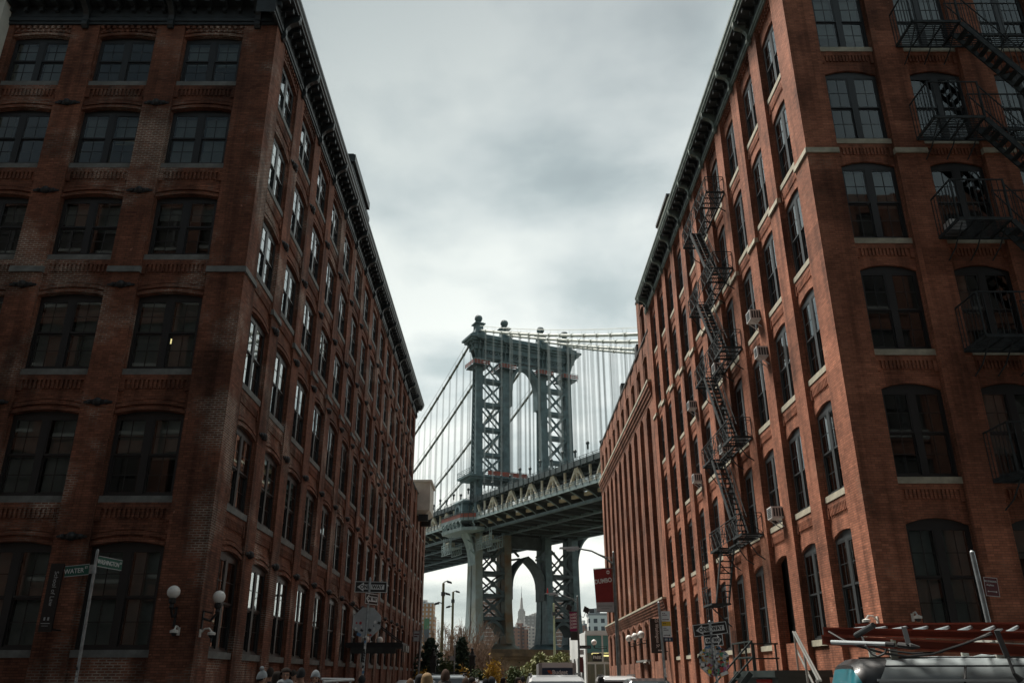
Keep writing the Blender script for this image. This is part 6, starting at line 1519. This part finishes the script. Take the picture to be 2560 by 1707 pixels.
def gate_post(label, px, top):
    P_ = at(px, 1690, 70); g0 = gz(70); h = at(px, top, 70).z-g0
    t = thing('gate_post', label, 'post', (P_.x, 70, g0), group='ornate black iron posts')
    b = MB(); b.box(-.2, .2, -.2, .2, 0, h-1.35)
    for i in range(9): b.box(-.14, .14, -.215, -.2, .5+i*.3, .68+i*.3)
    b.box(-.28, .28, -.28, .28, h-1.35, h-1.2); b.box(-.22, .22, -.22, .22, h-1.2, h-.72); b.box(-.3, .3, -.3, .3, h-.72, h-.6); b.build('shaft', 'iron', t)
    b = MB(); b.lathe((0, 0, h-.6), [(.2, 0), (.16, .1), (.12, .3), (.06, .36), (.11, .45), (.11, .52), (.02, .6)], 10); b.build('finial', 'iron', t)
gate_post('ornate black iron post in front of the brown pier', 1180, 1617)
gate_post('ornate black iron post hidden partly in the dark evergreen', 1082, 1618)
t = thing('sign_pole', 'thin grey pole with a small pale sign between the two evergreens', 'sign pole', (at(1135, 1690, 66).x, 66, gz(66)))
pole(t, at(1135, 1611, 66).z-gz(66), .05); b = MB(); b.box(-.34, -.05, -.03, 0, 3.6, 3.9); b.build('panel', 'dimw', t)

# ------------------------------------------------------------------ glass pavilion
M['pavw'] = mat('pavilion_white', (.66, .68, .67), .6, var=.08, vscale=.4); M['tealp'] = mat('teal_glass', (.10, .30, .31), .3); M['lamp'] = mat('strip_lamp', (.9, .8, .4), .5, emit=((1., .78, .30), 1.6)); M['inner'] = mat('pavilion_inside', (.16, .19, .16), .9, vscale=1.5, col2=(.26, .24, .17))
t = thing('glass_pavilion', 'white pavilion with a glass front beside the brick loft at the end of the street', 'building', (0, 0, 0)); g0 = -3.
A0, A1 = at(1463, 1585, 97), at(1530, 1585, 97); zt = A0.z; xa, xb = A0.x, 16.
b = MB(); Lw = at(1424, 1603, 112); b.hexa([(xa-.05, 97, g0), (xa-.05, 97.3, g0), (Lw.x+.3, 112, g0), (Lw.x, 112, g0)], [(xa-.05, 97, zt+.25), (xa-.05, 97.3, zt+.25), (Lw.x+.3, 112, zt+.25), (Lw.x, 112, zt+.25)])
b.box(xa, xb, 97, 98.0, zt, zt+.4); b.box(xa, xb, 111, 112, zt, zt+.4); b.box(xb-.3, xb, 97, 112, g0, zt); b.box(xa, xb, 111.7, 112, g0, zt); b.build('wall', 'pavw', t)
for i in range(4):
    f = (i+.6)/4.2; x = xa-.05+(Lw.x-xa)*f; y = 97+15*f; b = MB(); b.box(x-.16, x-.05, y-.35, y+.35, .2, 3.6); b.build('slot_window', 'frame', t)
b = MB(); xs = [xa+.05, xa+1.85, xa+3.75, xa+5.6, xa+7.6]
zl = at(1500, 1656, 97).z
for x in xs: b.box(x-.09, x+.09, 96.9, 97.05, zl, zt)
b.box(xa, xb, 96.88, 97.05, zl-.12, zl+.1); b.box(xa, xb, 96.85, 97.06, zt-.1, zt+.02)
for x in (xa+.05, xa+1.0, xa+2.0, xa+3.0, xa+4.2, xa+5.6, xa+7.6): b.box(x-.07, x+.07, 96.9, 97.04, g0, zl-.12)
b.build('glazing_frame', 'pavw', t)
b = MB(); b.face([(xa, 97.1, g0), (xb, 97.1, g0), (xb, 97.1, zt), (xa, 97.1, zt)]); b.build('glazing', 'glass', t, fix=False)
b = MB(); b.box(xa+.16, xb-.4, 96.96, 97.02, zt-1.9, zt-.12); b.build('teal_panel', 'tealp', t)
b = MB(); b.box(xa+.3, xb-.4, 106, 110.5, g0, zt-.3); b.build('interior', 'inner', t)
for (x0, x1, z) in ((xa+.9, xa+1.7, 3.95), (xa+2., xa+3.6, 4.1), (xa+3.9, xa+4.8, 4.15), (xa+5., xa+6.5, 4.2), (xa+2.1, xa+2.9, 3.75)):
    b = MB(); b.box(x0, x1, 99.5, 99.7, z, z+.16); b.build('strip_light', 'lamp', t)
o = board(t, 'park_sign', 1.02, .78, (at(1493, 1642, 96.7).x, 96.8, at(1493, 1642, 96.7).z), 'ink', rnd=False, th=.05); text_on(o, 'PARK', .46, 0, -.02, 'wletter', -.06, sx=.82, bold=.014); b = MB(); b.box(-.5, .5, -.06, -.05, .45, .55); b.build('print', 'wletter', o)

# ------------------------------------------------------------------ skyline across the river
def tower_mat(name, wall, win, fw, fh, ww=.5, wh=.5, band=None):
    m = bpy.data.materials.new(name); m.use_nodes = True; t = m.node_tree; b = t.nodes['Principled BSDF']; b.inputs['Roughness'].default_value = .8
    uv = t.nodes.new('ShaderNodeUVMap'); uv.uv_map = 'UVMap'; s = t.nodes.new('ShaderNodeSeparateXYZ'); t.links.new(uv.outputs[0], s.inputs[0])
    def cell(o, per, lo):
        a = t.nodes.new('ShaderNodeMath'); a.operation = 'DIVIDE'; t.links.new(o, a.inputs[0]); a.inputs[1].default_value = per
        f = t.nodes.new('ShaderNodeMath'); f.operation = 'FRACT'; t.links.new(a.outputs[0], f.inputs[0])
        g = t.nodes.new('ShaderNodeMath'); g.operation = 'LESS_THAN'; t.links.new(f.outputs[0], g.inputs[0]); g.inputs[1].default_value = lo; return g.outputs[0]
    gx = cell(s.outputs[0], fw, ww); gy = cell(s.outputs[1], fh, wh)
    mu = t.nodes.new('ShaderNodeMath'); mu.operation = 'MULTIPLY'; t.links.new(gx, mu.inputs[0]); t.links.new(gy, mu.inputs[1])
    x = t.nodes.new('ShaderNodeMix'); x.data_type = 'RGBA'; x.inputs[6].default_value = (*wall, 1); x.inputs[7].default_value = (*win, 1); t.links.new(mu.outputs[0], x.inputs[0]); res = x.outputs[2]
    if band:
        gb = cell(s.outputs[1], fh, .14); y = t.nodes.new('ShaderNodeMix'); y.data_type = 'RGBA'; t.links.new(res, y.inputs[6]); y.inputs[7].default_value = (*band, 1); t.links.new(gb, y.inputs[0]); res = y.outputs[2]
    t.links.new(res, b.inputs['Base Color']); return m
M['t_or'] = tower_mat('tower_orange_brick', (.40, .20, .09), (.50, .52, .54), 5.2, 5.6, .40, .55); M['t_gr'] = mat('tower_green_net', (.06, .16, .07), .9); M['t_dk'] = mat('tower_grey_net', (.05, .065, .075), .9)
M['t_br'] = tower_mat('tower_brown_brick', (.21, .12, .085), (.30, .28, .27), 6.0, 5.4, .35, .45, (.58, .56, .53)); M['t_rb'] = tower_mat('tower_red_brick', (.30, .17, .13), (.10, .10, .11), 7, 5.2, .4, .45)
M['t_gy'] = tower_mat('tower_grey', (.26, .26, .26), (.42, .44, .45), 15, 12, .45, .4); M['t_wh'] = tower_mat('tower_white', (.66, .66, .63), (.06, .07, .08), 5.2, 5.2, .52, .55); M['t_pale'] = tower_mat('tower_pale', (.58, .57, .54), (.25, .26, .28), 6, 5, .5, .45)
M['esb'] = tower_mat('tower_limestone', (.50, .48, .45), (.30, .30, .31), 9.5, 900, .4, 1.0)
def blk(label, Y, parts, m, name='apartment_tower', cat='tower', depth=30, extra=None):
    t = thing(name, label, cat, (0, 0, 0)); t.location = (at(parts[0][0], 1690, Y).x, Y, -4.5)
    for i, (x0, x1, ytop, dd) in enumerate(parts):
        a, c = at(x0, ytop, Y+dd), at(x1, ytop, Y+dd); b = MB(); b.box(a.x-t.location.x, c.x-t.location.x, dd, dd+depth, 0, a.z+4.5); b.build('block', m, t)
        b = MB(); w = c.x-a.x; b.box(a.x-t.location.x+w*.3, a.x-t.location.x+w*.62, dd+3, dd+12, a.z+4.5, a.z+9.5); b.box(a.x-t.location.x-.4, c.x-t.location.x+.4, dd-.4, dd+depth, a.z+4.5, a.z+6.0); b.build('roof', 't_pale' if m != 't_wh' else 't_gy', t)
    return t
t = blk('orange brick apartment tower with a green netted strip, left of the floodlight poles', 1180, [(1040, 1084, 1508, 0), (1084, 1086.5, 1542, 6)], 't_or')
x0 = at(1059, 1600, 1180).x-t.location.x; x1 = at(1072, 1600, 1180).x-t.location.x; z0, z1, z2 = (at(1060, y, 1180).z+4.5 for y in (1605, 1572, 1545))
b = MB(); b.box(x0, x1, -1.5, 0, z1, z2); b.build('green_netting', 't_gr', t); b = MB(); b.box(x0, x1, -1.5, 0, z0, z1); b.build('grey_netting', 't_dk', t)
blk('brown brick tower with pale floor bands behind the left bridge bracing', 1250, [(1196, 1243, 1560, 0), (1200, 1240, 1493, 15), (1208, 1226, 1488, 18)], 't_br')
blk('brown brick tower with pale floor bands behind the right bridge bracing', 1260, [(1378, 1412, 1560, 0), (1381, 1409, 1496, 15), (1383, 1395, 1480, 18)], 't_br')
blk('red brick apartment block below the stone skyscraper', 1320, [(1283, 1300, 1568, 0), (1291, 1308, 1557, 8), (1306, 1324, 1566, 4), (1312, 1322, 1572, 0)], 't_rb')
blk('pale apartment block left of the third bridge leg', 1300, [(1322, 1345, 1572, 0)], 't_pale')
blk('grey office tower beside the stone skyscraper', 3300, [(1311, 1350, 1539, 0), (1329, 1350, 1534, 10)], 't_gy', depth=80)
blk('white apartment tower with dark windows behind the glass pavilion', 620, [(1471, 1520, 1537, 0)], 't_wh', depth=14)
t = blk('low red brick block left of the white apartment tower', 900, [(1450, 1473, 1562, 0)], 't_rb', name='brick_block', cat='building', depth=15)
Pq = at(1480, 1537, 622); tag((lambda b: (b.box(0, 3.6, 0, 4, .0, 2.6), b.box(.3, 3.3, .3, 3.7, 2.6, 3.0), b.build('water_tank', 'iron', loc=(Pq.x-1.8, 622, Pq.z+1.5)))[2])(MB()), 'black tank on the roof of the white apartment tower', 'tank')
P_ = at(1305, 1690, 4500); t = thing('skyscraper', 'tall pale stone skyscraper with a needle spire seen through the bridge arch', 'skyscraper', (P_.x, 4500, -5))
b = MB()
for w, z0, z1 in ((62, 0, 150), (54, 150, 215), (46, 215, 285), (38, 285, 322), (28, 322, 332)): b.box(-w/2, w/2, -w*.35, w*.35, z0, z1)
b.build('shaft', 'esb', t); b = MB(); b.lathe((0, 0, 332), [(11, 0), (9, 8), (7, 30), (5.4, 48), (4.2, 58), (1.6, 62)], 12); b.build('crown', 'esb', t); b = MB(); b.lathe((0, 0, 394), [(1.7, 0), (1.5, 20), (.9, 22), (.8, 48), (.3, 52)], 8); b.build('spire', 't_dk', t)

# ------------------------------------------------------------------ planting at the end of the street
M['bark'] = mat('bark', (.085, .066, .05), .9, var=.3, vscale=6); M['twig'] = mat('twig', (.17, .11, .075), .9, var=.3, vscale=1)
def leafmat(n, c, c2): return mat(n, c, .75, vscale=1.6, col2=c2)
M['fir'] = leafmat('fir_needles', (.02, .045, .03), (.045, .085, .05)); M['yel'] = leafmat('yellow_leaves', (.42, .26, .03), (.55, .38, .06)); M['olive'] = leafmat('olive_leaves', (.17, .19, .08), (.29, .31, .14)); M['grn'] = leafmat('green_leaves', (.05, .085, .03), (.10, .14, .05)); M['tan'] = mat('dry_stems', (.23, .165, .10), .9, var=.3, vscale=1.); M['russet'] = leafmat('russet_leaves', (.16, .075, .035), (.24, .13, .06))
def branch(b, p, d, ln, r, lv, rr, tips, up=.25, spread=.6):
    pts = [p]; rs = [r]
    for i in range(3):
        d = (d+Vector((rr.uniform(-.18, .18), rr.uniform(-.18, .18), rr.uniform(-.05, .12)))).normalized(); p = p+d*ln/3; pts.append(p); rs.append(r*(1-.22*(i+1)))
    b.tube(pts, [max(q, .014) for q in rs], 5 if r > .04 else 4, closed=False)
    if lv == 0: tips.append(p); return
    for k in range(3 if lv > 1 else 5):
        q = pts[rr.choice((1, 2, 3, 3))]; nd_ = (d+Vector((rr.uniform(-1, 1), rr.uniform(-1, 1), rr.uniform(-.2, .6)))*spread+Vector((0, 0, up))).normalized()
        branch(b, q, nd_, ln*rr.uniform(.55, .8), r*.52, lv-1, rr, tips, up, spread)
def bare_tree(label, px, Y, ytop, seed, leaves=None, group='bare trees before the bridge pier', lean=.5):
    rr = random.Random(seed); P_ = at(px, 1690, Y); g0 = gz(Y); h = at(px, ytop, Y).z-g0
    t = thing('bare_tree', label, 'tree', (P_.x, Y, g0), group=group); b = MB(); tips = []
    b.tube([(0, 0, 0), (.05, 0, h*.18), (0, .05, h*.34)], [h*.016, h*.013, h*.011], 8); b.build('trunk', 'bark', t); b = MB()
    for k in range(8): branch(b, Vector((0, .05, h*(.10+.03*k))), Vector((rr.uniform(-.5, .5), rr.uniform(-.5, .5), 1)).normalized(), h*.34, h*.0085, 3, rr, tips, .32, lean*1.1)
    zs = max(p.z for p in tips); 
    for i, v in enumerate(b.v): b.v[i] = (v[0], v[1], v[2]*h/zs if v[2] > 0 else v[2])
    b.build('crown', 'twig', t, uv=False)
    if leaves:
        b = MB()
        for p in tips:
            for k in range(3):
                c = Vector((p.x, p.y, p.z*h/zs))+Vector((rr.uniform(-.25, .25), rr.uniform(-.25, .25), rr.uniform(-.3, .2))); leaf(b, c, rr, .09)
        b.build('foliage', leaves, t, fix=False, uv=False)
    return t
def leaf(b, c, rr, s):
    a = Vector((rr.uniform(-1, 1), rr.uniform(-1, 1), rr.uniform(-1, 1))).normalized(); e = a.orthogonal().normalized(); f = a.cross(e)
    b.face([c-e*s, c+f*s*.6, c+e*s, c-f*s*.6])
for i, (px, Y, yt, lv, lab) in enumerate(((1090, 112, 1556, None, 'bare tree left of the tall floodlight pole'), (1118, 118, 1552, None, 'bare tree between the two floodlight poles'), (1140, 104, 1556, 'russet', 'russet bare tree right of the farther floodlight pole'), (1166, 100, 1528, None, 'tallest bare tree in front of the nearest bridge leg'), (1188, 92, 1570, None, 'thin bare tree before the left edge of the brown pier'), (1128, 126, 1590, 'russet', 'low russet tree behind the evergreens'), (1204, 84, 1596, None, 'slender bare sapling in front of the brown pier'))):
    bare_tree(lab, px, Y, yt, 20+i, lv)
def fir(label, px, Y, ytop, wpx, seed):
    rr = random.Random(seed); P_ = at(px, 1690, Y); g0 = gz(Y); h = at(px, ytop, Y).z-g0; w = wpx*Y/2225/2
    t = thing('evergreen_tree', label, 'tree', (P_.x, Y, g0), group='dark evergreens at the end of the street'); b = MB(); b.tube([(0, 0, 0), (0, 0, h*.95)], [.14, .02], 7); b.build('trunk', 'bark', t); b = MB()
    n = 190
    for i in range(n):
        f = (i/n)**.85; z = h*(.08+.9*f); L_ = w*(1-f)**.72*rr.uniform(.45, 1.2)+.06; an = i*2.4+rr.uniform(-.3, .3); d = Vector((math.cos(an), math.sin(an), rr.uniform(-.25, .15)))
        for k in range(9):
            c = Vector((0, 0, z))+d*L_*(k+.7)/9; 
            for q in range(5):
                e = c+Vector((rr.uniform(-.16, .16), rr.uniform(-.16, .16), rr.uniform(-.12, .08))); leaf(b, e, rr, rr.uniform(.09, .17))
    b.build('crown', 'fir', t, fix=False, uv=False)
fir('dark evergreen tree beside the end of the left warehouse', 1074, 78, 1592, 150, 3); fir('dark evergreen tree between the gate post and the grey pole', 1153, 80, 1590, 120, 5)
def shrub(label, px, Y, ytop, wpx, m, seed, stems=True, dens=1., leafs=.09, name='shrub', yflat=.8):
    rr = random.Random(seed); P_ = at(px, 1690, Y); g0 = gz(Y); h = at(px, ytop, Y).z-g0; w = wpx*Y/2225/2
    t = thing(name, label, 'shrub', (P_.x, Y, g0), group='shrubs at the end of the street'); b = MB(); tips = []
    for k in range(26):
        an = rr.uniform(0, 6.28); sp_ = rr.uniform(.05, 1); d = Vector((math.cos(an)*sp_*w, math.sin(an)*sp_*w*.6, h*rr.uniform(.7, 1.02)*(1-.35*sp_*sp_)))
        pts = [Vector((d.x*.12, d.y*.12, 0)), d*.4+Vector((0, 0, h*.12)), d*.75+Vector((0, 0, h*.06)), d]; b.tube(pts, [.03, .022, .014, .006], 4, closed=False)
        for q in range(7):
            s = d*rr.uniform(.3, .95)+Vector((0, 0, h*.05)); e = s+Vector((rr.uniform(-.5, .5), rr.uniform(-.5, .5), rr.uniform(.1, .7)))*min(1, w*.45); e.z = min(e.z, h); b.tube([s, e], [.01, .004], 4, closed=False); tips += [s.lerp(e, .5), e]
    b.build('stems', 'tan', t, uv=False)
    if m:
        b = MB()
        for p in tips:
            for q in range(int(9*dens)): leaf(b, p+Vector((rr.gauss(0, .22), rr.gauss(0, .22), rr.gauss(0, .18))), rr, leafs*rr.uniform(.7, 1.4))
        b.build('foliage', m, t, fix=False, uv=False)
for a in (('yellow-leaved shrub in front of the brown pier', 1232, 66, 1652, 62, 'yel', 1, True, .7), ('dry tan shrub with bare stems behind the yellow shrub', 1258, 80, 1636, 70, None, 2), ('second dry tan shrub at the foot of the brown pier', 1222, 84, 1640, 50, None, 7),
          ('large olive green shrub left of the thin greenish pole', 1342, 88, 1638, 78, 'olive', 3, True, 3.6, .15), ('large olive green shrub right of the thin greenish pole', 1396, 92, 1633, 72, 'olive', 4, True, 3.6, .15), ('olive shrub with yellow flowers beside the box truck', 1318, 72, 1668, 36, 'olive', 9, True, 1.5),
          ('green shrub between the left evergreen and the grey pole', 1118, 74, 1650, 34, 'grn', 5, True, 2.), ('yellow-flecked shrub under the right evergreen', 1156, 68, 1650, 36, 'yel', 6, True, .22), ('green shrub right of the yellow-leaved one', 1288, 70, 1668, 36, 'grn', 8, True, 2.), ('small yellow shrub at the foot of the left warehouse corner', 1056, 60, 1668, 12, 'yel', 10, True, .5), ('low green shrub behind the cars by the black post', 1196, 66, 1668, 30, 'grn', 11, True, 1.2)):
    shrub(*a)
# ------------------------------------------------------------------ air: far things pale
hz = bpy.data.materials.new('haze'); hz.use_nodes = True; t = hz.node_tree; t.nodes.remove(t.nodes['Principled BSDF'])
pv = t.nodes.new('ShaderNodeVolumePrincipled'); pv.inputs['Density'].default_value = .000025; pv.inputs['Color'].default_value = (.86, .90, .92, 1); t.links.new(pv.outputs[0], t.nodes['Material Output'].inputs['Volume']); M['hazev'] = hz
b = MB(); b.box(-9500, 9500, -4500, 15500, -6, 480); b.build('haze', 'hazev', kind='stuff', uv=False)
